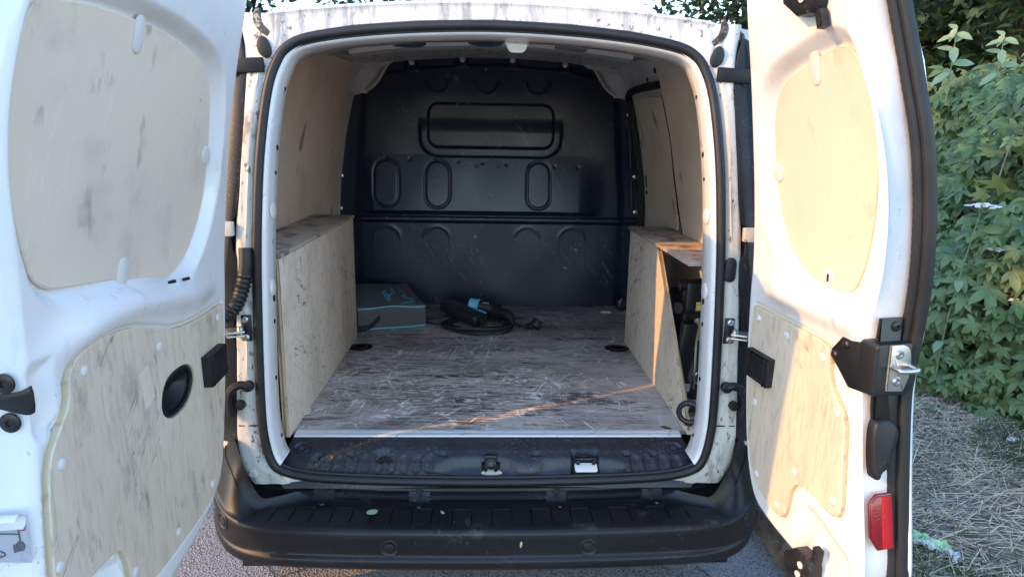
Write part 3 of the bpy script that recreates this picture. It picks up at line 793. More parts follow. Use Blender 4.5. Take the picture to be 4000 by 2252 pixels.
# ---- load floor, sill
G().box((0, .735, .581), (1.42, 1.47, .012), bev=.001).build('floor_board', 'floor_ply', van)
al = G().loft([[(-.537, y, z), (.537, y, z)] for y, z in ((.004, .5885), (-.012, .5892), (-.0125, .5878), (-.0135, .5878), (-.014, .5890), (-.033, .5878), (-.0345, .586), (-.0345, .578))])
al.build('sill_strip', 'aluminium', van, 30)
POCK = chaikin([(-.172, -.1365), (-.108, -.099), (-.06, -.097), (.04, -.097), (.088, -.121), (.122, -.121), (.152, -.100), (.30, -.100), (.362, -.112), (.368, -.1365)], 1)
DIMP = [((-.455, -.088), .014), ((-.370, -.087), .014), ((-.125, -.086), .013), ((.125, -.086), .013), ((.372, -.086), .014), ((.445, -.086), .014)]
def sill_h(x, y):
    z = np.interp(y, [-.150, -.145, -.138, -.13, -.11, -.075, -.035], [.492, .504, .5165, .5275, .545, .566, .5835])
    X = np.column_stack([x, y])
    d, _ = sd_poly(X, POCK)
    z = z - .021 * (1 - sst(-.010, .004, d))
    for k in range(11):
        cx = -.463 + k * .0335
        if -.14 < cx < 0: continue
        d, _ = sd_poly(X, pill(cx, -.110, .025, .042))
        z = z - .0055 * (1 - sst(-.004, .002, d))
    for k in range(4):
        d, _ = sd_poly(X, pill(.392 + k * .037, -.110, .026, .042))
        z = z - .0055 * (1 - sst(-.004, .002, d))
    for k in range(16):
        d, _ = sd_poly(X, pill(-.15 + k * .033, -.07, .024, .05))
        z = z - .0012 * (1 - sst(-.004, .003, d))
    for (cx, cy), r in DIMP:
        z = z - .006 * (1 - sst(r * .5, r, np.hypot((x - cx), (y - cy) * 1.9)))
    z = z - .013 * (1 - sst(.012, .031, np.hypot(x + .282, (y + .088) * 1.5)))
    for cx in (-.505, .505):
        q = np.hypot(x - cx, (y + .068) * 1.5)
        z = z - .009 * (1 - sst(.018, .026, q)) + .006 * (1 - sst(.003, .006, np.abs(q - .013)))
    q = np.maximum(np.abs(x - .258) - .036, np.abs(y + .100) - .022)
    z = z - .012 * (1 - sst(-.006, .004, q))
    return z
SP = [(-.537, -.0345), (.537, -.0345), (.553, -.085), (.566, -.118), (.560, -.140), (.535, -.1495), (-.535, -.1495), (-.560, -.140), (-.566, -.118), (-.553, -.085)]
sill = field(SP, .003, sill_h, XYW).build('sill_trim', 'sill_plastic', van, 180)
# door latch in the sill pocket
lt = G().box((.003, -.098, .548), (.034, .016, .030), bev=.003)
lt.lathe([(.014, 0), (.014, .014), (.009, .016), (.007, .010), (0, .010)], (.003, -.105, .540), (0, -1, .35), 18)
lt.box((-.014, -.112, .534), (.008, .022, .020), rotz(.5), .002).box((.02, -.112, .534), (.008, .022, .020), rotz(-.5), .002)
lt.build('striker_block', 'black_metal', sill)
G().prism(chaikin([(-.034, -.014), (-.026, .0), (-.012, .008), (.018, .008), (.032, 0), (.040, -.014), (.02, -.02), (-.014, -.02)], 1), 0, .003, lambda a: np.column_stack([a[:, 0] * .8 + .003, -.116 + a[:, 1] * .5, .5225 + a[:, 2] + a[:, 1] * .3]), .001).build('striker_plate', 'cream', sill)
G().tube(catmull([(.234, -.100, .556), (.238, -.092, .561), (.258, -.088, .562), (.278, -.092, .561), (.282, -.100, .556)], 6), .004, 8).tube([(.230, -.104, .552), (.286, -.104, .552)], .0045, 10).box((.237, -.110, .548), (.01, .016, .012), bev=.002).box((.279, -.110, .548), (.01, .016, .012), bev=.002).build('striker_loop', 'black_metal', sill)
G().prism(rrect(.258, -.1205, .060, .024, .005), 0, .004, lambda a: np.column_stack([a[:, 0], a[:, 1], .5345 + a[:, 2] + (a[:, 1] + .12) * .45]), .001).build('bare_paint_patch', 'inner_white', sill)

# ---- partition (bulkhead)
half = [(.73, .57), (.73, 1.0), (.715, 1.22), (.672, 1.50), (.65, 1.585), (.60, 1.60), (.565, 1.613), (.53, 1.645), (.50, 1.69), (.478, 1.725), (.445, 1.745), (.43, 1.752), (.34, 1.772), (.10, 1.788)]
PARTP = half + [(-x, z) for x, z in half[::-1]]
OV = [pill(-.497, 1.186, .118, .222), pill(-.253, 1.184, .118, .222), pill(.232, 1.184, .112, .222)]
OVL = [pill(-.50, .80, .13, .36), pill(-.26, .80, .13, .36), pill(.18, .80, .13, .36), pill(.40, .80, .13, .36)]
OVU = [pill(-.25, 1.68, .11, .16), pill(-.02, 1.68, .11, .16), pill(.215, 1.68, .11, .16)]
WIN = rrect(0, 1.457, .595, .205, .05, 6)
WIN2 = rrect(0, 1.445, .67, .262, .085, 6)
def part_h(x, z):
    X = np.column_stack([x, z])
    h = .0 * x
    # lower sloping swage: proud at its foot, fading at the sides
    ss = sst(-.63, -.55, x) * (1 - sst(.42, .56, x))
    h = h + ss * np.where((z < 1.325) & (z > 1.0), .042 * np.clip((1.325 - z) / .265, 0, 1), 0)
    h = np.where((z <= 1.058), h * 0 + ss * .042 * sst(1.030, 1.058, z), h)
    band = np.exp(-((z - 1.012) / .012) ** 2)
    h = h + .016 * sst(.999, 1.006, z) * (1 - sst(1.024, 1.031, z))
    h = h - .0 * band
    d2, _ = sd_poly(X, WIN2)
    lowmask = sst(1.50, 1.42, z)
    h = h + .014 * (1 - sst(-.006, .006, d2)) * (1 - sst(1.42, 1.50, z))
    d1, _ = sd_poly(X, WIN)
    h = h - .016 * (1 - sst(-.008, .004, d1))
    for o in OV:
        d, _ = sd_poly(X, o)
        h = h - .006 * np.exp(-(d / .0045) ** 2) + .001 * (d < 0)
    for o in OVL:
        d, _ = sd_poly(X, o)
        h = h + .0026 * np.exp(-(d / .006) ** 2) * (.10 + .90 * sst(.90, .96, z))
    for o in OVU:
        d, _ = sd_poly(X, o)
        h = h + .004 * np.exp(-(d / .007) ** 2) * (z < 1.66)
    # flange along the top
    zt = 1.785 - .18 * x * x
    h = h - .010 * sst(zt - .058, zt - .050, z)
    # bolt pads
    for bx in (-.37, -.135, .098, .343):
        q = np.maximum(np.abs(x - bx) - .026, np.abs(z - (1.755 - .15 * bx * bx)) - .03)
        h = h + .012 * (1 - sst(-.003, .004, q))
    # vertical stiffening of the side edges
    h = h - .018 * sst(.62, .66, np.abs(x) + .10 * np.maximum(0, z - 1.1))
    # dents
    for k in range(9):
        cx = -.50 + k * .115
        h = h - .004 * np.exp(-((x - cx) ** 2 + (z - 1.302 + .004 * k) ** 2) / .006 ** 2)
    h = h + .0022 * np.sin(5 * x + 2) * np.sin(6 * z) + .0015 * np.sin(17 * x + 1) * np.sin(13 * z)
    return h
PY = 1.47
part = field(PARTP, .005, part_h, XZ(PY)).build('partition', 'partition_paint', van, 180)
for bx in (-.37, -.135, .098, .343):
    G().lathe([(.0125, 0), (.0125, .005), (.009, .006), (.008, .004), (0, .004)], (bx, PY - .003, 1.757 - .15 * bx * bx), (0, -1, 0), 14).build('bolt', 'steel', part)
for bx, bz in ((-.065, 1.273), (.036, 1.273)):
    G().lathe([(.011, 0), (.011, .007), (.005, .008), (.004, .004), (0, .004)], (bx, PY - .012, bz), (0, -1, 0), 14).build('bolt', 'black_metal', part)
for bx, bz in ((-.712, 1.215), (-.722, 1.06), (.655, 1.52), (.700, 1.23), (.712, 1.06), (-.50, 1.016), (-.17, 1.016), (.06, 1.016)):
    G().lathe([(.010, 0), (.010, .007), (.006, .009), (0, .008)], (bx, PY - .012 + (.02 if abs(bx) > .6 else 0), bz), (0, -1, 0), 12).build('bolt', 'steel' if abs(bx) > .6 else 'black_metal', part)
for sx in (-1, 1):      # cream body edge round the shoulder cut-outs
    crv = catmull([(sx * x, z) for x, z in half[4:11]], 5)
    G().tube(np.column_stack([crv[:, 0], crv[:, 0] * 0 + PY - .004, crv[:, 1] + .004]), .0085, 8).build('shoulder_edge', 'cream', van)
    # curved grey body panel behind the shoulder
    rings = []
    for z in np.linspace(1.594, 1.765, 8):
        rings.append([(sx * x, y, z) for x, y in ((.40, 1.502), (.52, 1.50), (.58, 1.47), (.612, 1.42), (.628, 1.30), (.634, 1.24))])
    G().loft(rings).build('shoulder_panel', 'inner_grey', van, 60)
# cream lip under the roof along the partition top, stepped
stp = [(-.62, .0), (-.47, .004), (-.44, .03), (-.40, .034), (-.20, .034), (-.18, .026), (-.09, .026), (-.07, .034), (.05, .034), (.07, .026), (.16, .026), (.18, .034), (.33, .032), (.40, .028), (.45, .004), (.62, -.004)]
xs_ = np.array([p[0] for p in stp]); zs_ = np.array([1.771 - .18 * p[0] ** 2 * .8 + p[1] - .010 for p in stp])
G().loft([np.column_stack([xs_, xs_ * 0 + y, zs_ + dz]) for y, dz in ((1.455, -.012), (1.45, -.014), (1.445, 0), (1.44, .02))]).build('roof_lip', 'cream', van, 30)

# ---- interior shell
def wall_x(z):
    return np.interp(z, [.5, 1.0, 1.08, 1.2, 1.4, 1.55, 1.68, 1.80], [.705, .705, .705, .695, .665, .630, .585, .52])
for sx in (-1, 1):
    P = [(-.06, .57), (1.50, .57), (1.50, 1.75), (-.02, 1.635)]
    field(P, .04, lambda u, v: wall_x(v) + .022, lambda a, sx=sx: np.column_stack([sx * a[:, 2], a[:, 0], a[:, 1]])).build('inner_side', 'inner_white' if sx > 0 else 'inner_grey', van, 180)
# ceiling
xs = np.linspace(-.60, .60, 25)
rings = [np.column_stack([xs, xs * 0 + y, np.interp(y, [.1, .5, 1.2, 1.52], [1.703, 1.736, 1.781, 1.800]) - .14 * xs ** 2]) for y in np.linspace(.10, 1.52, 40)]
ceil = G().loft(rings).build('ceiling', 'inner_grey', van, 60)
# rear header, inner side
top = sorted([(x, z) for x, z in SEAL_H[11:]])
xs = np.linspace(-.47, .47, 61)
zt = np.array([np.interp(abs(x), [p[0] for p in top], [p[1] for p in top]) for x in xs])
scal = .010 * np.array([1 if (abs(((x + .6) % .235) - .1175) < .04) else 0 for x in xs])
g = G().loft([np.column_stack([xs, xs * 0 + y, zt + dz + sc * scal]) for y, dz, sc in ((.045, -.025, 0), (.062, -.018, 0), (.070, -.006, 0), (.10, .0, 0), (.13, -.002, 1), (.135, .012, 1), (.17, .016, 1), (.20, .010, 1), (.215, .03, 0), (.22, .055, 0))])
head = g.build('roof_header', 'inner_grey', van, 30)
for x0 in (-.235, -.02):
    G().prism(chaikin([(-.055, -.012), (-.035, .012), (.035, .012), (.055, -.012), (.03, -.022), (-.03, -.022)], 1), 0, .004, lambda a: np.column_stack([x0 + a[:, 0], .205 - a[:, 2], 1.662 - .12 * x0 * x0 + a[:, 1]]), .001).build('header_opening', 'partition_paint', head)
for y in (.55, .95):
    xx = np.linspace(-.54, .54, 25)
    G().loft([np.column_stack([xx, xx * 0 + y + dy, float(np.interp(y, [.1, .5, 1.2, 1.52], [1.703, 1.736, 1.781, 1.800])) - .003 - .14 * xx ** 2 + dz]) for dy, dz in ((-.06, .0), (-.045, -.022), (.045, -.022), (.06, 0))]).build('roof_bow', 'inner_grey', ceil, 30)
# latch bracket under the header
G().prism([(.022, 1.648), (.034, 1.650), (.045, 1.655), (.072, 1.655), (.083, 1.650), (.097, 1.648), (.082, 1.612), (.074, 1.606), (.046, 1.606), (.038, 1.612)], 0, .004, lambda a: np.column_stack([a[:, 0], .045 - a[:, 2], a[:, 1]]), .001).join(
    G().tube(catmull([(.002, .05, 1.658), (.018, .047, 1.657), (.026, .045, 1.645), (.042, .044, 1.612)], 6), .003, 8)).join(G().tube(catmull([(.118, .05, 1.657), (.104, .047, 1.656), (.094, .045, 1.645), (.078, .044, 1.612)], 6), .003, 8)).build('latch_bracket', 'white_paint', head)
G().box((.205, .085, 1.634), (.085, .05, .026), rot_axis(.08, (0, 1, 0)), .006).build('interior_lamp', 'lamp_grey', head)
G().box((.205, .058, 1.634), (.032, .004, .018), rot_axis(.08, (0, 1, 0)), .002).build('lamp_lens', 'sticker_film', head)
for x in (-.36, .36):
    G().tube(catmull([(x * 1.25, .09, 1.615), (x * 1.1, .16, 1.640), (x, .30, 1.685), (x * .95, .5, 1.71)], 6), .012, 8).build('roof_strut', 'inner_grey', head)

# hardboard linings
def lin(name, poly, sx, off, m, th=.005):
    P = chaikin(poly, 2)
    return G().join(field(P, .03, lambda u, v: wall_x(v) - off, lambda a: np.column_stack([sx * a[:, 2], a[:, 0], a[:, 1]]))).loft(
        [np.column_stack([sx * (wall_x(np.append(P[:, 1], P[0, 1])) - off + k), np.append(P[:, 0], P[0, 0]), np.append(P[:, 1], P[0, 1])]) for k in (0, th)]).build(name, m, van, 30)
lin('wall_lining', [(-.05, 1.0), (-.05, 1.0), (1.345, 1.0), (1.345, 1.0), (1.36, 1.25), (1.30, 1.50), (1.24, 1.60), (1.24, 1.60), (1.20, 1.70), (1.20, 1.70), (-.01, 1.635), (-.01, 1.635)], -1, .0, 'hardboard')
lin('wall_lining', [(-.05, 1.0), (-.05, 1.0), (.58, 1.0), (.62, 1.04), (.68, 1.12), (.725, 1.25), (.735, 1.40), (.76, 1.56), (.72, 1.68), (.72, 1.68), (-.01, 1.635), (-.01, 1.635)], 1, .002, 'hardboard')
lin('side_door_lining', [(.74, 1.06), (.74, 1.06), (1.10, 1.07), (1.17, 1.14), (1.26, 1.50), (1.25, 1.56), (1.10, 1.575), (.76, 1.555), (.76, 1.555)], 1, -.006, 'hardboard')
gp = catmull([(.585, 1.0), (.69, 1.12), (.735, 1.25), (.745, 1.40), (.768, 1.56)], 8)
G().tube(np.column_stack([wall_x(gp[:, 1]) - .001, gp[:, 0], gp[:, 1]]), .0028, 6).build('lining_gap', 'under', van)
fr = catmull([(.78, 1.60), (1.15, 1.61), (1.31, 1.60), (1.345, 1.56), (1.35, 1.45), (1.34, 1.25), (1.33, 1.0)], 8)
G().tube(np.column_stack([wall_x(fr[:, 1]) + .004, fr[:, 0], fr[:, 1]]), .016, 8).build('side_door_seal', 'rubber', van)
dark = van
for y, z in ((1.29, 1.475), (1.285, 1.17)):
    G().lathe([(.010, 0), (.010, .002), (0, .002)], (float(wall_x(z)) + .020, y, z), (-1, 0, 0), 12).build('frame_hole', 'under', van)
for y, z, h in ((1.295, 1.39, .04), (1.29, 1.22, .05)):
    G().box((float(wall_x(z)) + .021, y, z), (.004, .018, h), rot_axis(-.18, (0, 1, 0)), .001).build('frame_slot', 'under', van)
for y, z in ((.84, 1.655), (.93, 1.60), (.98, 1.635), (.88, 1.61)):
    G().box((float(wall_x(z)) + .018, y, z), (.004, .012, .018), rot_axis(-.3, (0, 1, 0))).build('frame_slot', 'under', van)
for z0, z1 in ((1.27, 1.45), (1.08, 1.21)):
    G().tube(np.column_stack([np.interp(np.linspace(z0, z1, 5), [1.0, 1.5], [.695, .655]), np.full(5, 1.452), np.linspace(z0, z1, 5)]), .010, 8).build('partition_tab', 'black_plastic', van)

# ---- wheel-arch boxes
def two_mat(o, k, m2):
    o.data.materials.append(MATS[m2])
    for i in range(k[0], min(k[1], len(o.data.polygons))):
        o.data.polygons[i].material_index = 1
G().box((-.554, .424, .833), (.018, .938, .492), bev=.0015).build('arch_box_side', 'box_ply', van)
G().box((-.554, -.0457, .833), (.0165, .0015, .489)).build('arch_box_edge', 'ply_edge', van)
G().box((-.6265, .432, 1.0855), (.168, .955, .011), bev=.001).build('arch_box_top', 'box_top', van)
G().box((-.632, .885, .83), (.138, .012, .486)).build('arch_box_end', 'box_ply', van)
RB = [(.848, .5885), (.848, 1.054), (.432, 1.054), (.425, 1.050), (.20, .82), (-.02, .594), (-.03, .5885)]
RB = [(.848, .5885), (.848, 1.054), (.436, 1.054), (-.028, .600), (-.03, .5885)]
G().prism(RB, 0, .015, lambda a: np.column_stack([.556 + a[:, 2], a[:, 0], a[:, 1]])).build('arch_box_side', 'box_ply', van)
e0, e1 = np.array([.5565, .4345, 1.0535]), np.array([.5565, -.0285, .6005])
nrm_ = np.array([0, -.70, .714]) * .0008
G().loft([[e0 + nrm_, e0 + np.array([.014, 0, 0]) + nrm_], [e1 + nrm_, e1 + np.array([.014, 0, 0]) + nrm_]]).build('arch_box_edge', 'ply_edge', van)
G().box((.632, .448, 1.0605), (.17, .80, .011), bev=.0012).build('arch_box_shelf', 'box_top', van)
G().box((.635, .84, .83), (.14, .012, .45)).build('arch_box_end', 'box_ply', van)
# wheel arch itself, dark, and light body floor inside the open end
rings = []
for t in np.linspace(0, math.pi, 20):
    rings.append([(x, .45 + r * math.cos(t), .56 + r * 1.25 * math.sin(t)) for x, r in ((.585, .04), (.588, .20), (.60, .255), (.64, .275), (.72, .28))])
G().loft(rings).build('wheel_arch', 'partition_paint', van, 50)
G().box((.64, .18, .60), (.15, .50, .02), rot_axis(.0, (1, 0, 0)), .002).build('side_pocket_floor', 'inner_white', van)
# floor rings (lashing points)
for x in (-.508, .508):
    G().lathe([(.048, 0), (.048, .0018), (.043, .0025), (.040, -.0), (0, 0)], (x, .765, .5872), (0, 0, 1), 28).join(G().tube([(x + .028 * math.cos(t), .765 + .028 * math.sin(t), .591) for t in np.linspace(0, 6.0, 20)], .003, 6)).build('lashing_eye', 'under', van)
G().prism(pill(0, 0, .03, .045), 0, .0015, lambda a: np.column_stack([.508 + a[:, 0] * .7 + a[:, 1] * -.4, .018 + a[:, 1] * .8 * .6, .5872 + a[:, 2]])).build('knot_plug', 'leaf_rust', van)
# partition foot bracket
G().box((.665, 1.40, .615), (.07, .05, .05), bev=.006).join(G().lathe([(.016, 0), (.016, .012), (.008, .014), (.008, .004), (0, .004)], (.65, 1.374, .635), (0, -1, .2), 14)).join(G().lathe([(.016, 0), (.016, .012), (.008, .014), (.008, .004), (0, .004)], (.685, 1.374, .640), (0, -1, .2), 14)).build('foot_bracket', 'black_metal', van)

# ================================================================ REAR DOORS
def resample(P, step):
    P = np.array(P, float); Q = np.vstack([P, P[:1]])
    L = np.r_[0, np.cumsum(np.linalg.norm(np.diff(Q, axis=0), axis=1))]
    n = int(L[-1] / step); t = np.linspace(0, L[-1], n, endpoint=False)
    return np.column_stack([np.interp(t, L, Q[:, i]) for i in range(2)])

class Door:
    def __init__(s, o, ang, sgn, reach=1.0, drop=0.0, bow=None):
        s.reach = reach; s.drop = drop; s.bow = bow
        a = R(ang)
        s.o = np.array([o[0], o[1], 0.])
        s.d = np.array([sgn * math.sin(a), -math.cos(a), 0.])
        s.n = np.array([-sgn * math.cos(a), -math.sin(a), 0.])
        s.flip = sgn > 0
    def T(s, a):      # (s, z, n)
        a = np.asarray(a, float)
        w = s.o + a[:, :1] * s.d + (a[:, 2:3] + lean(a[:, 1:2])) * s.n
        w[:, 2] = a[:, 1]
        return w
    def p(s, ss, z, n):
        return s.T([(ss, z, n)])[0]
    def shell(s, poly, h, m):
        P = chaikin(poly, 2)
        s.poly = P
        def hh(u, v):
            d, _ = sd_poly(np.column_stack([u, v]), P)
            t = np.clip(1 + d / .012, 0, 1)
            return h(u, v) * sst(0, .022, -d) - .009 * t ** 2
        g = field(P, .0032, hh, s.T)
        Q = resample(P, .008)
        rings = []
        for off, n in ((-.0002, -.0088), (.003, -.015), (.006, -.030), (.011, -.080), (.015, -.085), (.020, -.087), (.046, -.088), (.050, -.090), (.051, -.096), (.048, -.101), (.040, -.103)):
            hk = .42 - .36 * (sst(.86, .92, Q[:, 1]) - sst(1.18, 1.3, Q[:, 1]))
            k = np.where(off > .012, hk + (1 - hk) * sst(.06, .26, Q[:, 0]), .4 + .6 * sst(.02, .2, Q[:, 0]))
            O = offset(Q, 1.0) - Q
            if off > .012:
                O[:, 1] *= np.where(O[:, 1] > 0, .25, 1 + s.drop)
                O[:, 0] *= np.where(O[:, 0] > 0, s.reach, 1)
            W = Q + O * (off * k)[:, None]
            if s.bow is not None:          # the edge wall tilts: its foot runs straighter than its crest
                W[:, 0] += np.interp(W[:, 1], s.bow[0], s.bow[1]) * min(1, off / .011) * sst(.15, .28, Q[:, 0])
            if s.drop and off > .012:      # the outer skin's lower hinge corner is squarer than the inner pressing
                f_ = min(1, (off - .012) / .03)
                e_ = sst(.52, .62, Q[:, 0])
                W[:, 0] += f_ * e_ * (.752 - W[:, 0]); W[:, 1] += f_ * .05 * e_ * sst(1.55, 1.64, Q[:, 1])
                a_ = (1 - sst(.10, .17, Q[:, 0])) * (1 - sst(.86, .98, Q[:, 1]))
                b_ = (1 - sst(.58, .72, Q[:, 1])) * (1 - sst(.22, .42, Q[:, 0]))
                W[:, 0] += f_ * a_ * (-.022 - W[:, 0]); W[:, 1] -= .09 * f_ * b_
            rings.append(s.T(np.column_stack([W, np.full(len(W), n)])))
        A = np.array(rings); A = np.concatenate([A, A[:, :1]], 1)
        g.loft(A)
        g.add(rings[-1], [tuple(range(len(Q)))])
        s.ob = g.build('rear_door', m, van, 50)
        return s.ob
    def board(s, name, poly, n0, n1, m, me_, it=2, hole=None):
        P = chaikin(poly, it)
        g = G()
        Q = np.vstack([P, P[:1]])
        rr = []
        for off, n in ((0, n0), (0, n1 - .002), (-.0008, n1 - .0006), (-.0022, n1)):
            W = offset(P, off); W = np.vstack([W, W[:1]])
            rr.append(s.T(np.column_stack([W, np.full(len(W), n)])))
        g.loft(rr)
        k = len(g.f)
        I = offset(P, -.0022)
        if hole is None:
            f = field(I, .02, lambda u, v: u * 0 + n1, s.T)
        else:
            f = field2(I, hole, .005, lambda u, v: u * 0 + n1, s.T)
        g.join(f)
        if hole is not None:
            H = np.vstack([hole, hole[:1]])
            k2 = len(g.f)
            g.loft([s.T(np.column_stack([H, np.full(len(H), n)])) for n in (n1, n0)])
        o = g.build(name, m, s.ob, 40)
        two_mat(o, (0, k - 2 * (len(Q) - 1)), me_)
        if hole is not None: two_mat_only(o, (k2, len(g.f)))
        return o
    def dome(s, name, ss, z, n, r, h, m, seg=16):
        c = s.p(ss, z, n)
        return G().lathe([(r, 0), (r * .96, h * .45), (r * .75, h * .8), (r * .35, h), (0, h)], c, s.n, seg).build(name, m, s.ob)
    def pillclip(s, name, ss, z, n, w, l, th, rot, m):
        P = pill(0, 0, w, l); c_, s_ = math.cos(rot), math.sin(rot)
        P = P @ np.array([[c_, s_], [-s_, c_]]) + np.array([ss, z])
        return G().prism(P, n, n + th, s.T, th * .6).build(name, m, s.ob)
def two_mat_only(o, k):
    for i in range(k[0], min(k[1], len(o.data.polygons))):
        o.data.polygons[i].material_index = 1
def field2(P, H, cell, hfun, fn):
    lo, hi = P.min(0) - cell, P.max(0) + cell * 2
    us = np.arange(lo[0], hi[0], cell); vs = np.arange(lo[1], hi[1], cell)
    U, V = np.meshgrid(us, vs); X = np.column_stack([U.ravel(), V.ravel()])
    d1, c1 = sd_poly(X, P); d2, c2 = sd_poly(X, H)
    use2 = (-d2 > d1); d = np.where(use2, -d2, d1); cp = np.where(use2[:, None], c2, c1)
    nx, ny = len(us), len(vs); idx = np.arange(nx * ny).reshape(ny, nx)
    q = np.stack([idx[:-1, :-1], idx[:-1, 1:], idx[1:, 1:], idx[1:, :-1]], -1).reshape(-1, 4)
    q = q[d[q].min(1) < -cell * .12]
    out = d > -cell * .12; X[out] = cp[out]
    used = np.unique(q); rm = -np.ones(nx * ny, int); rm[used] = np.arange(len(used)); q = rm[q]; X = X[used]
    g = G(); g.v.append(fn(np.column_stack([X, hfun(X[:, 0], X[:, 1])]))); g.n = len(X)
    g.f = [r for r in (tuple(dict.fromkeys(r)) for r in q.tolist()) if len(r) > 2]
    return g

# ---------------------------------------------------------------- wide door
LD = Door((-.60, -.25), 1.0, -1, 2.3, .7)
LPOLY = [(.05, 1.70), (.024, 1.66), (.014, 1.46), (-.012, 1.25), (-.008, 1.10), (.02, .95), (.047, .804), (.085, .68), (.128, .612), (.233, .572), (.354, .556), (.60, .545), (.665, .55), (.692, .58),
         (.682, .70), (.660, .88), (.648, .97), (.640, 1.05), (.645, 1.20), (.660, 1.30), (.664, 1.42), (.655, 1.53), (.63, 1.61), (.58, 1.66), (.50, 1.695), (.30, 1.715)]
LWIN = [(.598, 1.545), (.50, 1.556), (.395, 1.556), (.29, 1.552), (.176, 1.532), (.118, 1.508), (.091, 1.47), (.072, 1.40), (.065, 1.321), (.074, 1.26), (.096, 1.205), (.140, 1.150), (.205, 1.122), (.27, 1.120),
        (.344, 1.130), (.375, 1.147), (.418, 1.153), (.50, 1.162), (.580, 1.172), (.61, 1.249), (.630, 1.327), (.636, 1.40), (.628, 1.47), (.614, 1.525)]
LPAN = [(.040, 1.023), (.040, 1.023), (.12, 1.020), (.241, 1.022), (.33, 1.050), (.413, 1.074), (.49, 1.077), (.545, 1.068), (.568, 1.045), (.572, 1.005), (.60, .978), (.628, .945), (.640, .88), (.648, .80), (.662, .66), (.664, .612), (.655, .603), (.635, .603), (.622, .62),
        (.616, .69), (.606, .722), (.585, .729), (.52, .729), (.498, .722), (.486, .70), (.478, .655), (.470, .622), (.455, .608), (.40, .606), (.30, .610), (.19, .618), (.145, .632), (.115, .66), (.092, .72), (.066, .83), (.047, .93)]
LWc = chaikin(LWIN, 2); LPc = chaikin(LPAN, 1)
POC = np.array([(.49, .50), (.49, .70), (.51, .722), (.59, .722), (.612, .70), (.622, .50)])
def left_h(u, v):
    X = np.column_stack([u, v])
    d, _ = sd_poly(X, LWc)
    h = -.024 * (1 - sst(.001, .030, d))
    d, _ = sd_poly(X, LPc)
    h = h - .006 * (1 - sst(.004, .010, d))
    h = h + .020 * np.exp(-((v - (1.088 + .02 * np.sin((u - .25) * 9))) / .030) ** 2) * sst(.03, .2, u) * (1 - sst(.50, .64, u))
    d, _ = sd_poly(X, POC)
    h = h - .030 * (1 - sst(-.03, .006, d))
    q = np.maximum(np.abs(v - 1.030) - .048, .60 - u)
    h = h - .012 * (1 - sst(-.014, .012, q))
    h = h + .0012 * np.sin(u * 14) * np.sin(v * 9)
    d, _ = sd_poly(X, HOLE)
    h = np.where(d < -.001, -.034, h)
    return h
HOLE = chaikin([(.226, .952), (.200, .925), (.205, .893), (.240, .866), (.300, .862), (.336, .885), (.330, .925), (.300, .952)], 2)
ld = LD.shell(LPOLY, left_h, 'white_paint')
LD.board('window_board', LWIN, -.024, -.019, 'window_ply', 'ply_edge_door')
HOLE = chaikin([(.226, .952), (.200, .925), (.205, .893), (.240, .866), (.300, .862), (.336, .885), (.330, .925), (.300, .952)], 2)
LD.board('door_board', LPAN, -.006, .0055, 'door_ply', 'ply_edge_door', 1, HOLE)
LD.pillclip('window_clip', .374, 1.535, -.019, .026, .058, .0032, 0, 'clip_white')
LD.pillclip('window_clip', .079, 1.344, -.019, .034, .040, .0032, 0, 'clip_white')
LD.pillclip('window_clip', .372, 1.158, -.019, .028, .052, .0032, .35, 'clip_white')
for ss, z in ((.321, 1.012), (.532, 1.042), (.605, .93), (.637, .79), (.468, .660), (.073, 1.000), (.319, .640), (.165, .655), (.075, .86)):
    LD.dome('fir_tree_clip', ss, z, .0055, .0085, .0035, 'clip_white')
# scooped black pull handle in the board's hole
def scoop(u, v):
    d, _ = sd_poly(np.column_stack([u, v]), HOLE)
    return -.004 - .022 * sst(.006, .035, -d) * (1 - .5 * sst(.90, .94, v))
field(offset(HOLE, -.004), .003, scoop, LD.T).join(G().tube(LD.T(np.column_stack([offset(HOLE, -.006), np.full(len(HOLE), .001)])), .0035, 8, closed=True)).build('pull_handle', 'black_plastic', ld, 60)
# taped patch on the board
G().prism([(.395, .985), (.362, .995), (.352, .930), (.384, .918)], .0056, .0061, LD.T).build('tape_patch', 'window_ply', ld)
def pad(D, c, name='door_buffer'):
    P = chaikin([(c[0] - .043, c[1] + .034), (c[0] - .043, c[1] + .034), (c[0] + .042, c[1] + .030), (c[0] + .042, c[1] + .030), (c[0] + .040, c[1] - .036), (c[0] + .040, c[1] - .036), (c[0] - .046, c[1] - .030), (c[0] - .046, c[1] - .030)], 2)
    g = G().prism(P, .0, .024, D.T, .004)
    g.tube(D.T(np.column_stack([offset(P, -.013), np.full(len(P), .0235)])), .0016, 6, closed=True)
    g.lathe([(.006, 0), (.006, .0015), (0, .0015)], D.p(c[0], c[1], .0235), D.n, 12)
    return g.build(name, 'black_plastic', D.ob)
pad(LD, (.125, .910))
# latch slot and screws on the free edge
def edge_pt(D, ss, z, n, out):      # point on the free-edge wall
    return D.p(ss, z, n) + D.d * out
for z in (1.067, 1.013):
    G().lathe([(.0135, 0), (.0135, .003), (.010, .0045), (.0045, .0045), (.004, .002), (0, .002)], edge_pt(LD, .6475, z, -.020, .003), LD.d, 20).build('latch_screw', 'black_metal', ld)
lp = chaikin([(.018, .026), (.012, .022), (-.004, .012), (-.030, .010), (-.075, .010), (-.075, -.012), (-.030, -.014), (-.006, -.022), (.010, -.026), (.018, -.02)], 1)
G().prism(lp, 0, .004, lambda a: np.array([edge_pt(LD, .6475, 1.044 + q[1] * .8, -.004 + q[0], .0015 + q[2]) for q in a]), .001).build('latch_slot', 'black_metal', ld)
